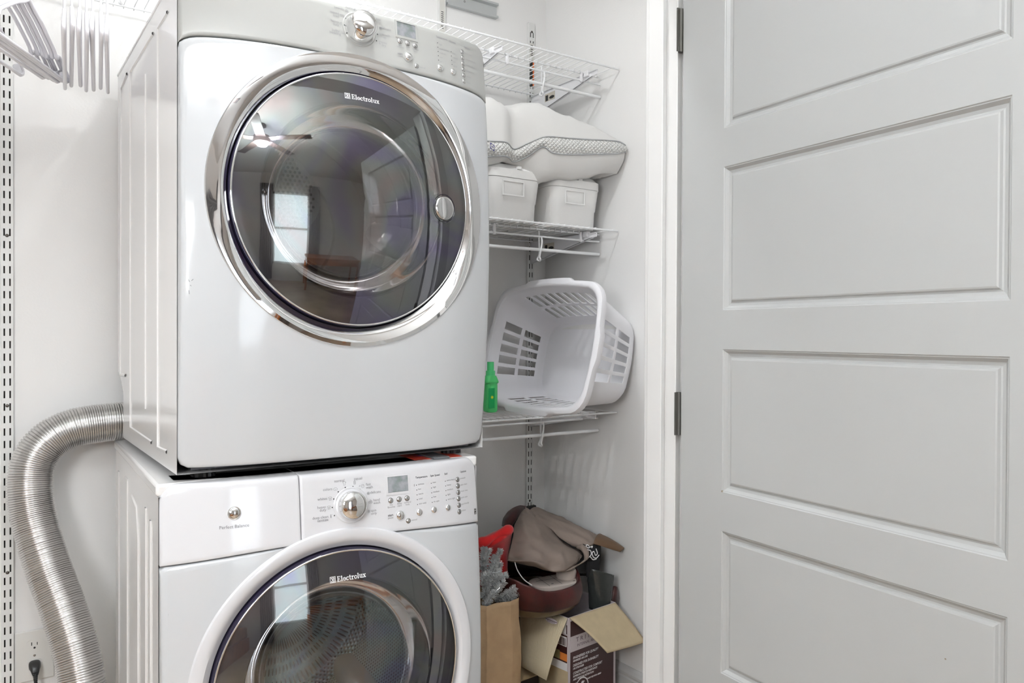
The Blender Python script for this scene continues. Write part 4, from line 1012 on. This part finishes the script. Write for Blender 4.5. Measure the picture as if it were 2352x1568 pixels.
for t, s_ in (('ENGINEERED FOR QUALITY', .0105), ('MINIMIZED AIR LOSS', .0080), ('', .01), ('DESIGNED FOR DURABILITY', .0105), ('14% STRONGER', .0080), ('', .01), ('CONSTRUCTED FOR COMFORT', .0105), ('SUPERIOR STRETCH RESISTANCE', .0085), ('AND PRESSURE RETENTION', .0085), ('', .008), ('COMPARED TO AN EQUIVALENT SIZE VINYL AIRBED', .0062)):
    if t: ftxt(mb, t, .022, z, s_, 2, .0003, .88, .18)
    z -= .0100 if t else .004
nn = 28
mb.add([(.062+.030*math.cos(2*PI*k/nn), -.0011, .150+.030*math.sin(2*PI*k/nn)) for k in range(nn)], [tuple(range(nn))], 2)
mb.add([(.062+.026*math.cos(2*PI*k/nn), -.0014, .150+.026*math.sin(2*PI*k/nn)) for k in range(nn)], [tuple(range(nn))], 0)
mb.add([(.046, -.0017, .150), (.062, -.0017, .168), (.074, -.0017, .166), (.056, -.0017, .145)], [(0, 1, 2, 3)], 2)
mb.build('printed_face', [M_MAR, M_LIL, M_WP, mat('plum_ink', (.10, .06, .09), .5)], crt, recalc=False)
# left face: maroon band with barcode and picture, plain kraft below
mb = MB()
def lq(mb, a, b_, z0, z1, mi, o=.0004): mb.box((-o, a, z0), (0, b_, z1), mi)
lq(mb, .0, .28, .0, KH-.165, 3, .0003); lq(mb, .004, .28, KH-.140, KH-.055, 0); lq(mb, .004, .28, KH-.165, KH-.140, 2, .0005)
lq(mb, .006, .05, KH-.090, KH-.060, 2, .0008)
for k in range(9): lq(mb, .010+k*.0042, .0120+k*.0042+(k % 3)*.0006, KH-.088, KH-.064, 0, .0011)
lq(mb, .004, .06, KH-.050, KH-.022, 2, .0006); lq(mb, .004, .008, KH-.050, KH-.022, 0, .0008)
lq(mb, .004, .034, KH-.135, KH-.112, 4, .0009); lq(mb, .036, .07, KH-.135, KH-.108, 5, .0009)
mb.build('printed_side', [M_MAR, M_LIL, M_WP, M_KR, mat('orange_picture', (.70, .22, .05), .5), mat('olive_picture', (.28, .25, .12), .5)], crt, recalc=False)
# flaps
RI = crt.rotation_euler.z
def loc(v):
    v = v-K; c, s_ = math.cos(-RI), math.sin(-RI); return Vector((v.x*c-v.y*s_, v.x*s_+v.y*c, v.z))
h0 = Vector((.006, -.001, KH)); h1 = Vector((KW-.004, -.001, KH)); f0 = loc(at(1400, 1500, -.605)); f1 = loc(at(1483, 1474, -.565)); 
mb = MB(); P = [[h0, h0.lerp(h1, .5), h1], [h0.lerp(f0, .5)+Vector((0, 0, .004)), (h0+h1+f0+f1)/4+Vector((0, 0, .004)), h1.lerp(f1, .5)+Vector((0, 0, .004))], [f0+Vector((-.002, .006, 0)), f0.lerp(f1, .5), f1]]
mb.grid(loft(P, 6, 6)); mb.build('carton_flap', M_KR, crt, solid=.0035, smooth=True)
# corrugated flap on the left: real flutes
h0 = Vector((-.001, .002, KH)); h1 = Vector((-.001, .214, KH)); f0 = loc(at(1255, 1562, -.521)); f1 = loc(at(1199, 1531, -.345))
mb = MB(); P = []; NF = 34
for i in range(NF*4+1):
    s_ = i/(NF*4); row = []
    for j in range(7):
        v = j/6; p = (h0.lerp(h1, s_)).lerp(f0.lerp(f1, s_), v); nrm = ((h1-h0).cross(f0-h0)).normalized()
        if nrm.x > 0: nrm = -nrm
        row.append(p+nrm*.0017*math.cos(s_*NF*2*PI)+nrm*.006*math.sin(PI*v))
    P.append(row)
mb.grid(P); mb.build('carton_flap', mat('corrugated_board', (.58, .50, .35), .8), crt, smooth=True, solid=.002)
# torn window in the flap showing white print
c = loc(at(1272, 1424, -.462))+Vector((-.009, 0, 0)); mb = MB(); ax = (h1-h0).normalized(); ay = (f0-h0).normalized(); nr = ax.cross(ay).normalized(); nr = nr if nr.x < 0 else -nr
pts = [c+ax*-.026*math.cos(2*PI*k/20)+ay*.0075*math.sin(2*PI*k/20)+nr*.002 for k in range(20)]; mb.add(pts, [tuple(range(20))], 0)
mb.add([c+ax*a+ay*b_+nr*.0026 for a, b_ in ((-.025, -.001), (.025, -.001), (.025, .0005), (-.025, .0005))], [(0, 1, 2, 3)], 1)
for k in range(7): mb.add([c+ax*(a-.016+k*.005)+ay*b_+nr*.0026 for a, b_ in ((0, .001), (.0015, .001), (.0015, .0058), (0, .0058))], [(0, 1, 2, 3)], 1)
mb.build('torn_hole', [M_LIL, M_MAR], crt, recalc=False)

# --- small dark carton standing behind the corrugated flap
sb = empty('small_carton', (1.355, -.40, 0), .1, label='small dark carton with a kraft lid, low between the paper bag and the open carton', cat='box')
mb = MB(); mb.box((0, 0, 0), (.125, .24, .170)); mb.build('carton_body', mat('dark_carton', (.022, .014, .014), .4), sb)
mb = MB(); mb.box((-.001, -.001, .1705), (.126, .241, .174)); mb.box((.09, -.0012, .10), (.105, -.0004, .118), 1); mb.build('carton_lid', [M_KR2, bpy.data.materials['orange_picture']], sb)
kb = empty('kraft_carton', (1.30, -.62, 0), .15, label='plain kraft carton lying lowest in front of the open carton', cat='box')
mb = MB(); mb.box((0, 0, 0), (.185, .12, .155)); mb.build('carton_body', M_KR, kb, bevel=.002)

# --- brown paper bag
M_PAP = mat('brown_paper', (.50, .345, .20), .8, var=.10, vscale=18, bump=.7, bscale=16, bdist=.008)
pb = empty('paper_bag', (1.26, -.40, 0), label='brown paper bag holding the silver tinsel tree, beside the washing machine', cat='paper bag')
mb = MB(); P = []
ring0 = [(-.078, -.045), (-.055, -.052), (-.034, -.074), (-.031, -.076), (.01, -.070), (.050, -.078), (.055, -.077), (.090, -.066), (.094, -.05), (.086, -.02), (.098, .03), (.096, .055), (.0, .06), (-.075, .06), (-.08, .02)]
for z, s_, dx in ((0, .97, 0), (.05, 1, .0), (.15, 1.02, .001), (.25, 1.04, -.002), (.33, 1.02, .002), (.40, .98, 0), (.462, .97, 0)):
    P.append([Vector((x*s_+dx, y*s_, z+(.010*(y+.07)/.13 if z > .45 else 0))) for x, y in ring0])
Pq = loft([[p for p in r_]+[r_[0]] for r_ in P], 3, 3, .0022, 18, 5)
mb.grid(Pq); mb.build('bag_sides', M_PAP, pb, solid=.001, auto=25)

# --- tinsel tree in the bag
M_TIN = mat('tinsel_silver', (.90, .92, .93), .4, metal=.35)
tt = empty('tinsel_tree', (1.26, -.42, .40), label='silver tinsel branches sticking up out of the brown paper bag', cat='tinsel tree')
TO = Vector((1.26, -.42, .40))
br = [((1112, 1375, -.43), (1120, 1340, -.44), (1140, 1290, -.45)), ((1108, 1345, -.43), (1118, 1320, -.44), (1150, 1312, -.455)), ((1112, 1395, -.45), (1130, 1368, -.46), (1152, 1345, -.465)), ((1118, 1400, -.40), (1126, 1330, -.41), (1150, 1262, -.43)), ((1120, 1360, -.41), (1108, 1300, -.41), (1112, 1255, -.41)), ((1130, 1345, -.40), (1142, 1315, -.42), (1148, 1293, -.43)), ((1112, 1352, -.42), (1130, 1335, -.44), (1164, 1320, -.45)), ((1118, 1375, -.42), (1135, 1352, -.44), (1160, 1335, -.46)),
      ((1118, 1330, -.42), (1128, 1300, -.43), (1138, 1275, -.43)), ((1140, 1382, -.42), (1162, 1365, -.45), (1184, 1348, -.46)), ((1150, 1385, -.42), (1172, 1374, -.45), (1188, 1362, -.46)), ((1110, 1310, -.41), (1116, 1285, -.42), (1124, 1262, -.43))]
wires = MB()
for bi, b_ in enumerate(br):
    pts = smoothp([at(*p)-TO for p in b_], 8); wires.tube(pts, .0012, 5)
    mb = MB(); L_ = sum((q-p).length for p, q in zip(pts[:-1], pts[1:]))
    for k in range(int(L_*9000)):
        t = random.random(); i = int(t*(len(pts)-1)); p = pts[i].lerp(pts[i+1], t*(len(pts)-1)-i); ax = (pts[i+1]-pts[i]).normalized()
        d = Vector((random.gauss(0, 1), random.gauss(0, 1), random.gauss(0, 1))); d = (d-ax*d.dot(ax)).normalized()+ax*random.uniform(.1, .6); d.normalize()
        l_ = random.uniform(.010, .019)*(1-.35*t); s_ = d.cross(Vector((random.random(), random.random(), random.random()))).normalized()*.0008
        mb.add([p-s_, p+s_, p+d*l_+s_*.7, p+d*l_-s_*.7], [(0, 1, 2, 3)])
    o = mb.build('tinsel_branch', M_TIN, tt, recalc=False); 
wires.build('branch_wire', M_CHR2, tt)

# --- red stocking behind the tinsel
M_RED = mat('red_felt', (.62, .004, .006), .8, sheen=.3, var=.15, vscale=20)
rs = empty('red_stocking', (1.29, -.36, .45), label='bright red felt stocking with a folded cuff behind the tinsel', cat='stocking')
RO2 = Vector((1.29, -.36, .45))
P = loft(rows_at([[(1090, 1250, -.34), (1115, 1232, -.36), (1150, 1216, -.38), (1168, 1210, -.37), (1172, 1210, -.34)], [(1090, 1262, -.36), (1118, 1252, -.40), (1148, 1238, -.42), (1172, 1222, -.40), (1176, 1220, -.36)], [(1092, 1275, -.35), (1120, 1268, -.385), (1148, 1252, -.40), (1165, 1240, -.38), (1172, 1235, -.35)],
      [(1096, 1300, -.34), (1120, 1300, -.36), (1148, 1292, -.365), (1160, 1290, -.36), (1164, 1288, -.34)], [(1100, 1345, -.34), (1120, 1350, -.36), (1148, 1350, -.365), (1166, 1348, -.36), (1168, 1345, -.34)]]), 4, 4, .002, 20)
mb = MB(); mb.grid([[p-RO2 for p in r_] for r_ in P]); mb.build('stocking_body', M_RED, rs, smooth=True, solid=.006)
cuff = [at(*p)-RO2 for p in ((1100, 1246, -.385), (1116, 1243, -.405), (1140, 1229, -.41), (1163, 1219, -.405), (1172, 1214, -.39))]
mb = MB(); mb.tube(smoothp(cuff, 5), [.013+.004*math.sin(k*.5) for k in range(len(smoothp(cuff, 5)))], 14); mb.build('cuff', M_RED, rs, smooth=True)

# --- maroon velvet bag with leather base, open
M_VEL = mat('maroon_velvet', (.018, .002, .002), .45, sheen=.04, var=.6, vscale=16, var2=(.065, .005, .003), bump=.3, bscale=60)
M_LEA = mat('black_leather', (.016, .015, .014), .33, bump=.35, bscale=22, bdist=.006)
M_BRN = mat('bronze_leather', (.13, .095, .05), .30, bump=.5, bscale=16, bdist=.006, var=.4, vscale=12)
vb = empty('velvet_bag', (1.47, -.36, .40), label='open maroon velvet bag with dark leather base, resting on the open carton', cat='bag')
VO = Vector((1.47, -.36, .40))
def ell(cx, cy, rx, ry, z, n=20, fr_=None): return [Vector((cx+rx*math.cos(2*PI*k/n), cy+ry*math.sin(2*PI*k/n), z)) for k in range(n)]
# outline of the bag at several heights: front at y=-.5, back at -.2
def vring(z, l, r, yf_, yb_, n=28, p=2.6):
    cx = (l+r)/2; cy = (yf_+yb_)/2; out = []
    for k in range(n):
        a = 2*PI*k/n; c, s_ = math.cos(a), math.sin(a); out.append(Vector((cx+(r-l)/2*math.copysign(abs(c)**(2/p), c), cy+(yb_-yf_)/2*math.copysign(abs(s_)**(2/p), s_), z)))
    return out
def drape(ring, fz):                                   # let the rim rise at the sides and back
    return [Vector((p.x, p.y, p.z+fz(p))) for p in ring]
rise = lambda p: .045*min(1, max(0, abs((p.x-1.49)/.15))**2.5)+.035*max(0, (p.y+.42)/.2)
L1 = [(.384, 1.38, 1.56, -.46, -.22, 0), (.392, 1.352, 1.592, -.49, -.20, .1), (.412, 1.335, 1.612, -.505, -.19, .3)]
L2 = [(.412, 1.335, 1.612, -.505, -.19, .3), (.44, 1.322, 1.618, -.512, -.185, .6), (.465, 1.318, 1.614, -.508, -.185, 1), (.470, 1.320, 1.611, -.503, -.19, 1), (.462, 1.326, 1.605, -.497, -.195, 1), (.42, 1.335, 1.60, -.49, -.20, .6)]
def rg(L_, **k): return [[p-VO for p in drape(vring(z, l, r, a, b_, 28), lambda q, f=f: f*rise(q))] for z, l, r, a, b_, f in L_]
R1 = rg(L1); mb = MB(); P = loft([r_+[r_[0]] for r_ in R1], 2, 3); mb.grid(P); mb.add(P[0], [tuple(range(len(P[0])-1))]); mb.build('leather_base', M_BRN, vb, smooth=True)
R2 = rg(L2); mb = MB(); P = loft([r_+[r_[0]] for r_ in R2], 3, 4, .0035, 11, 2); mb.grid(P); mb.build('velvet_side', M_VEL, vb, smooth=True, solid=.003)
mb = MB(); r_ = vring(.408, 1.336, 1.60, -.488, -.20); mb.add([p-VO for p in r_], [tuple(range(28))]); mb.build('dark_lining', mat('black_lining', (.006, .005, .006), .8), vb, recalc=False)
# black back of the bag standing up behind, with the velvet lid
P = loft(rows_at([[(1168, 1285, -.30), (1172, 1240, -.26), (1180, 1200, -.22), (1200, 1180, -.20)], [(1190, 1300, -.30), (1200, 1250, -.25), (1215, 1215, -.20), (1225, 1190, -.17)], [(1270, 1315, -.30), (1280, 1280, -.25), (1290, 1250, -.20), (1285, 1215, -.16)], [(1345, 1320, -.34), (1360, 1300, -.31), (1368, 1280, -.29), (1368, 1250, -.27)], [(1372, 1312, -.38), (1376, 1295, -.36), (1377, 1275, -.35), (1377, 1250, -.34)]]), 4, 4)
mb = MB(); mb.grid([[p-VO for p in r_] for r_ in P]); mb.build('bag_back', M_BLK, vb, smooth=True, solid=.006)
P = loft(rows_at([[(1155, 1208, -.22), (1158, 1190, -.20), (1172, 1172, -.17), (1190, 1163, -.14), (1206, 1163, -.10)], [(1160, 1212, -.26), (1165, 1196, -.24), (1178, 1180, -.21), (1194, 1170, -.17), (1208, 1170, -.12)], [(1172, 1222, -.27), (1176, 1208, -.25), (1186, 1192, -.22), (1198, 1180, -.18), (1210, 1178, -.12)]]), 4, 4, .002, 25)
mb = MB(); mb.grid([[p-VO for p in r_] for r_ in P]); mb.build('velvet_lid', M_VEL, vb, smooth=True, solid=.008)
mb = MB(); mb.tube(smoothp([at(*p)-VO for p in ((1182, 1288, -.42), (1188, 1308, -.445), (1203, 1330, -.47), (1222, 1344, -.48))], 6), .0016, 8); mb.build('white_piping', M_WHITEP, vb, smooth=True)
# black hook at the foot of the standard
mb = MB(); mb.box((1.700, -.020, .590), (1.738, -.0005, .612)); mb.box((1.706, -.035, .565), (1.738, -.010, .592)); mb.box((1.70, -.06, .53), (1.735, -.010, .566))
o = mb.build('black_clip', M_BLK, bevel=.003); tag(o, 'black plastic clip at the foot of the right slotted standard', 'clip')

# --- beige electric pump lying in the bag
M_PUMP = mat('beige_plastic', (.70, .62, .56), .42)
pm = empty('air_pump', (1.50, -.37, .45), label='beige plastic air pump with a round ribbed nozzle lying in the maroon bag', cat='air pump')
PO = Vector((1.50, -.37, .45)); c0 = at(1272, 1334, -.415)
ex = Vector((1, -.08, 0)).normalized(); ey = Vector((.08, 1, 0)).normalized()
def pq(a, b_, z): return c0+ex*a+ey*b_+Vector((0, 0, z))-PO
mb = MB(); P = []
for z, g in ((-.030, .006), (-.004, .0), (0, .0), (.003, .004), (.004, .012)):
    P.append([pq(x, y, z) for x, y in rrect(.082-g, .052-g, .045-g, 8)])
mb.grid(P, cu=True); mb.add(P[-1], [tuple(range(len(P[-1])))]); mb.build('pump_body', M_PUMP, pm, auto=35)
mb = MB()
for a in (-.045, .0): mb.add([pq(a-.0008, -.048, .0046), pq(a+.0008, -.048, .0046), pq(a+.0128, .045, .0046), pq(a+.0112, .045, .0046)], [(0, 1, 2, 3)])
mb.add([pq(a, b_, .0046) for a, b_ in ((-.06, .01), (.03, .01), (.03, .012), (-.06, .012))], [(0, 1, 2, 3)]); mb.add([pq(a, b_, .0048) for a, b_ in ((-.030, -.034), (-.022, -.034), (-.022, -.030), (-.030, -.030))], [(0, 1, 2, 3)]); mb.add([pq(a, b_, .0048) for a, b_ in ((.045, -.044), (.054, -.043), (.054, -.039), (.045, -.040))], [(0, 1, 2, 3)])
mb.build('seam_line', M_INKB, pm, recalc=False)
mb = MB(); c1 = (.050, .004); P = []; nk = 96
for r, h, rb in ((.031, .004, 0), (.0325, .008, 1), (.0325, .024, 1), (.030, .030, 0), (.027, .032, 0), (.020, .0325, 0), (.0195, .028, 0), (.0185, .028, 0), (.018, .032, 0), (.0125, .032, 0), (.0115, .012, 0), (.001, .012, 0)):
    P.append([pq(c1[0]+(r-(.0009 if rb and k % 2 else 0))*math.cos(2*PI*k/nk), c1[1]+(r-(.0009 if rb and k % 2 else 0))*math.sin(2*PI*k/nk), h) for k in range(nk)])
mb.grid(P, cu=True); mb.build('pump_nozzle', M_PUMP, pm, auto=30)

# --- taupe cloth: two lobes
M_TAU = mat('taupe_cloth', (.225, .178, .150), .85, var=.08, vscale=9, bump=.1, bscale=160)
tc_ = empty('taupe_trousers', (1.50, -.36, .55), label='crumpled taupe cloth garment heaped over the maroon velvet bag', cat='garment')
CO = Vector((1.50, -.36, .55))
F1 = rows_at([[(1206, 1166, -.20), (1204, 1169, -.23), (1201, 1172, -.25), (1198, 1176, -.24)],
              [(1232, 1186, -.26), (1215, 1184, -.30), (1200, 1186, -.31), (1189, 1190, -.28)],
              [(1262, 1212, -.31), (1232, 1208, -.37), (1204, 1210, -.38), (1183, 1208, -.33)],
              [(1290, 1240, -.35), (1248, 1238, -.42), (1208, 1240, -.42), (1176, 1236, -.37)],
              [(1330, 1266, -.38), (1280, 1262, -.46), (1222, 1268, -.46), (1171, 1262, -.40)],
              [(1338, 1276, -.42), (1296, 1286, -.49), (1232, 1288, -.48), (1169, 1284, -.41)],
              [(1334, 1284, -.44), (1285, 1308, -.50), (1225, 1292, -.485), (1170, 1286, -.41)],
              [(1330, 1288, -.43), (1285, 1313, -.48), (1228, 1300, -.465), (1182, 1288, -.40)]])
P = loft(F1, 10, 9, .005, 12, 1, fold=.024)
mb = MB(); mb.grid([[p-CO for p in r_] for r_ in P]); mb.build('front_lobe', M_TAU, tc_, smooth=True, solid=.003)
F2 = rows_at([[(1212, 1178, -.20), (1222, 1168, -.18), (1236, 1165, -.17), (1250, 1170, -.17)],
              [(1226, 1190, -.27), (1246, 1180, -.25), (1268, 1180, -.22), (1290, 1188, -.21)],
              [(1262, 1212, -.33), (1285, 1202, -.32), (1305, 1198, -.29), (1322, 1206, -.27)],
              [(1290, 1234, -.37), (1318, 1228, -.38), (1345, 1218, -.36), (1362, 1223, -.33)],
              [(1325, 1252, -.40), (1348, 1250, -.43), (1368, 1238, -.41), (1377, 1227, -.37)],
              [(1358, 1252, -.42), (1362, 1250, -.43), (1370, 1236, -.42), (1378, 1228, -.38)]])
P = loft(F2, 10, 9, .004, 12, 8, fold=.016)
mb = MB(); mb.grid([[p-CO for p in r_] for r_ in P]); mb.build('rear_lobe', M_TAU, tc_, smooth=True, solid=.003)
F3 = rows_at([[(1335, 1262, -.42), (1326, 1258, -.40), (1322, 1250, -.38), (1330, 1248, -.38)], [(1343, 1275, -.45), (1338, 1262, -.44), (1338, 1252, -.42), (1345, 1252, -.41)], [(1341, 1290, -.45), (1348, 1278, -.46), (1350, 1265, -.45), (1350, 1258, -.43)], [(1330, 1296, -.46), (1345, 1288, -.46), (1350, 1280, -.45), (1350, 1272, -.43)], [(1285, 1312, -.49), (1300, 1312, -.49), (1325, 1300, -.47), (1340, 1292, -.44)]])
P = loft(F3, 5, 5, .002, 20, 3); mb = MB(); mb.grid([[p-CO for p in r_] for r_ in P]); mb.build('knotted_fold', M_TAU, tc_, smooth=True, solid=.003)
# brown leather strap end sticking out to the right
bs = empty('leather_strap', (1.70, -.43, .53), label='brown leather flap sticking out to the right from under the taupe cloth', cat='strap'); BO = Vector((1.70, -.43, .53))
P = loft(rows_at([[(1362, 1248, -.43), (1366, 1238, -.425), (1372, 1228, -.41), (1378, 1226, -.40)], [(1385, 1255, -.44), (1388, 1246, -.44), (1394, 1238, -.43), (1399, 1236, -.42)], [(1408, 1262, -.45), (1410, 1256, -.452), (1413, 1248, -.448), (1416, 1246, -.44)], [(1424, 1267, -.46), (1428, 1264, -.462), (1432, 1261, -.460), (1433, 1258, -.458)]]), 4, 4)
mb = MB(); mb.grid([[p-BO for p in r_] for r_ in P]); mb.build('strap_leather', mat('brown_leather', (.13, .075, .04), .45), bs, smooth=True, solid=.004)
# black shirt with a white script print
bt = empty('black_shirt', (1.65, -.42, .53), label='rolled black shirt with white looped lettering between taupe cloth and side wall', cat='shirt'); SO = Vector((1.65, -.42, .53))
M_SHIRT = mat('black_cotton', (.010, .010, .012), .85)
P = loft(rows_at([[(1338, 1246, -.405), (1352, 1244, -.41), (1366, 1246, -.41), (1376, 1252, -.40)], [(1340, 1258, -.43), (1352, 1256, -.435), (1366, 1258, -.435), (1377, 1264, -.42)], [(1342, 1272, -.44), (1354, 1272, -.445), (1366, 1273, -.44), (1377, 1272, -.42)], [(1344, 1286, -.43), (1354, 1287, -.435), (1366, 1284, -.43), (1374, 1278, -.41)]]), 4, 4)
mb = MB(); mb.grid([[p-SO for p in r_] for r_ in P]); mb.build('shirt_cloth', M_SHIRT, bt, smooth=True, solid=.006)
mb = MB()
for st_ in ([(1346, 1252), (1350, 1251), (1354, 1256), (1351, 1258), (1346, 1254)], [(1356, 1256), (1361, 1254), (1359, 1258)], [(1349, 1262), (1356, 1264), (1358, 1272), (1353, 1279), (1348, 1279)], [(1349, 1263), (1350, 1276)], [(1369, 1260), (1372, 1270), (1368, 1275), (1364, 1266), (1360, 1270), (1363, 1279), (1370, 1281), (1376, 1274)], [(1348, 1284), (1355, 1278), (1362, 1285), (1370, 1283)]):
    p3 = [at(x, y, -.4485)-SO for x, y in st_]; mb.tube(smoothp(p3, 4), .0016, 6)
mb.build('script_print', M_WP, bt, smooth=True)
mb = MB(); P = loft(rows_at([[(1346, 1284, -.43), (1360, 1284, -.43), (1376, 1280, -.42)], [(1346, 1300, -.43), (1360, 1300, -.43), (1376, 1300, -.42)], [(1348, 1325, -.42), (1360, 1325, -.42), (1374, 1322, -.42)]]), 4, 4); mb.grid([[p-SO for p in r_] for r_ in P]); mb.build('shirt_sleeve', M_SHIRT, bt, smooth=True, solid=.006)

# --- black leather boot shaft and a velvet corner
lb = empty('leather_boot', (1.67, -.40, .38), label='glossy black leather boot shaft leaning beside the maroon bag', cat='boot'); LO = Vector((1.67, -.40, .38))
P = []
for zf, (xa, ya), (xb, yb_) in ((0, (1354, 1306), (1404, 1320)), (.5, (1354, 1330), (1402, 1348)), (.8, (1357, 1355), (1399, 1372)), (1, (1359, 1400), (1392, 1398))):
    a = at(xa, ya, -.425); b_ = at(xb, yb_, -.445); c = (a+b_)/2; hx = (b_-a)/2; P.append([c+hx*math.cos(2*PI*k/24)+Vector((-.006, .026, 0))*math.sin(2*PI*k/24)*-1-LO for k in range(24)])
Pq = loft([r_+[r_[0]] for r_ in P], 2, 5, .0022, 22, 4); mb = MB(); mb.grid(Pq); mb.build('boot_shaft', mat('boot_leather', (.030, .034, .033), .16, bump=.5, bscale=20, bdist=.010), lb, smooth=True, solid=.003)
mb = MB(); mb.tube([p for p in Pq[0][:-1]], .0022, 8, closed=True); mb.build('boot_cuff', bpy.data.materials['boot_leather'], lb, smooth=True)
vc = empty('velvet_cushion', (1.735, -.46, .37), label='small dark red velvet corner poking up behind the carton flap', cat='cushion'); QO = Vector((1.735, -.46, .37))
P = loft(rows_at([[(1388, 1402, -.43), (1396, 1372, -.43), (1402, 1347, -.43)], [(1398, 1402, -.445), (1406, 1375, -.45), (1411, 1346, -.44)], [(1408, 1401, -.45), (1414, 1380, -.45), (1415, 1348, -.44)], [(1412, 1400, -.43), (1419, 1373, -.43), (1415, 1348, -.43)]]), 4, 4, .001, 30)
mb = MB(); mb.grid([[p-QO for p in r_] for r_ in P]); mb.build('velvet_cover', M_VEL, vc, smooth=True, solid=.010)

# ------------------------------------------------------------------ room behind the camera (seen in the chrome and glass)
M_CUR = mat('curtain_cloth', (.32, .30, .30), .8)
for x0, x1, lb_ in ((-.20, .12, 'grey curtain hanging left of the room window behind the camera'), (.98, 1.26, 'grey curtain hanging right of the room window behind the camera')):
    P = [[Vector((x0+(x1-x0)*i/40, -5.22+.03*math.sin(i*1.1), z)) for i in range(41)] for z in (.05, 1.2, 2.45)]
    mb = MB(); mb.grid(P); o = mb.build('curtain', M_CUR, smooth=True, solid=.004); tag(o, lb_, 'curtain')
fan = empty('ceiling_fan', (.2, -2.8, 2.74), label='dark ceiling fan with lamp in the room behind the camera', cat='ceiling fan')
M_FAN = mat('fan_dark', (.05, .035, .03), .4)
mb = MB(); mb.tube([(0, 0, -.002), (0, 0, -.03)], .06, 24); mb.tube([(0, 0, -.03), (0, 0, -.18)], .015, 12); mb.tube([(0, 0, -.18), (0, 0, -.27)], .10, 24); mb.build('fan_motor', M_FAN, fan)
for k in range(5):
    mb = MB(); mb.box((.10, -.055, -.225), (.62, .055, -.215)); o = mb.build('fan_blade', M_FAN, fan, bevel=.003); o.rotation_euler = (0, 0, k*2*PI/5+.3)
mb = MB(); mb.tube([(0, 0, -.27), (0, 0, -.31)], [.09, .06], 24); mb.build('lamp_bowl', mat('lamp_bowl', (.9, .88, .8), .3, emit=((1, .95, .85), 3)), fan)
cl_ = empty('closet_lamp', (.22, -.95, 2.74), label='round flush lamp on the closet ceiling', cat='ceiling lamp')
mb = MB(); mb.tube([(0, 0, -.001), (0, 0, -.03), (0, 0, -.06)], [.13, .13, .10], 32); mb.build('lamp_bowl', mat('closet_bowl', (.9, .9, .88), .3, emit=((1, .98, .94), 4)), cl_)
ds_ = empty('wooden_desk', (.9, -4.9, 0), label='reddish wooden desk under the room window behind the camera', cat='desk')
M_WD = mat('red_wood', (.34, .11, .03), .3, var=.3, vscale=6)
MB().box((0, -.3, .72), (1.3, .3, .76)).build('desk_top', M_WD, ds_, bevel=.004)
MB().box((.02, -.28, .60), (1.28, .28, .72)).build('desk_drawers', M_WD, ds_)
for x in (.03, 1.27):
    for y in (-.27, .27): MB().tube([(x, y, 0), (x, y, .6)], .025, 10).build('leg', M_WD, ds_)
bd_ = empty('bed', (-1.9, -4.9, 0), label='low bed with a brown cover in the room behind the camera', cat='bed')
MB().box((0, 0, .0), (1.5, 2.0, .28)).build('bed_frame', M_WD, bd_)
MB().box((.02, .02, .28), (1.48, 1.98, .52)).build('mattress', mat('brown_cover', (.30, .14, .06), .8, var=.3, vscale=4), bd_, bevel=.05, seg=4)
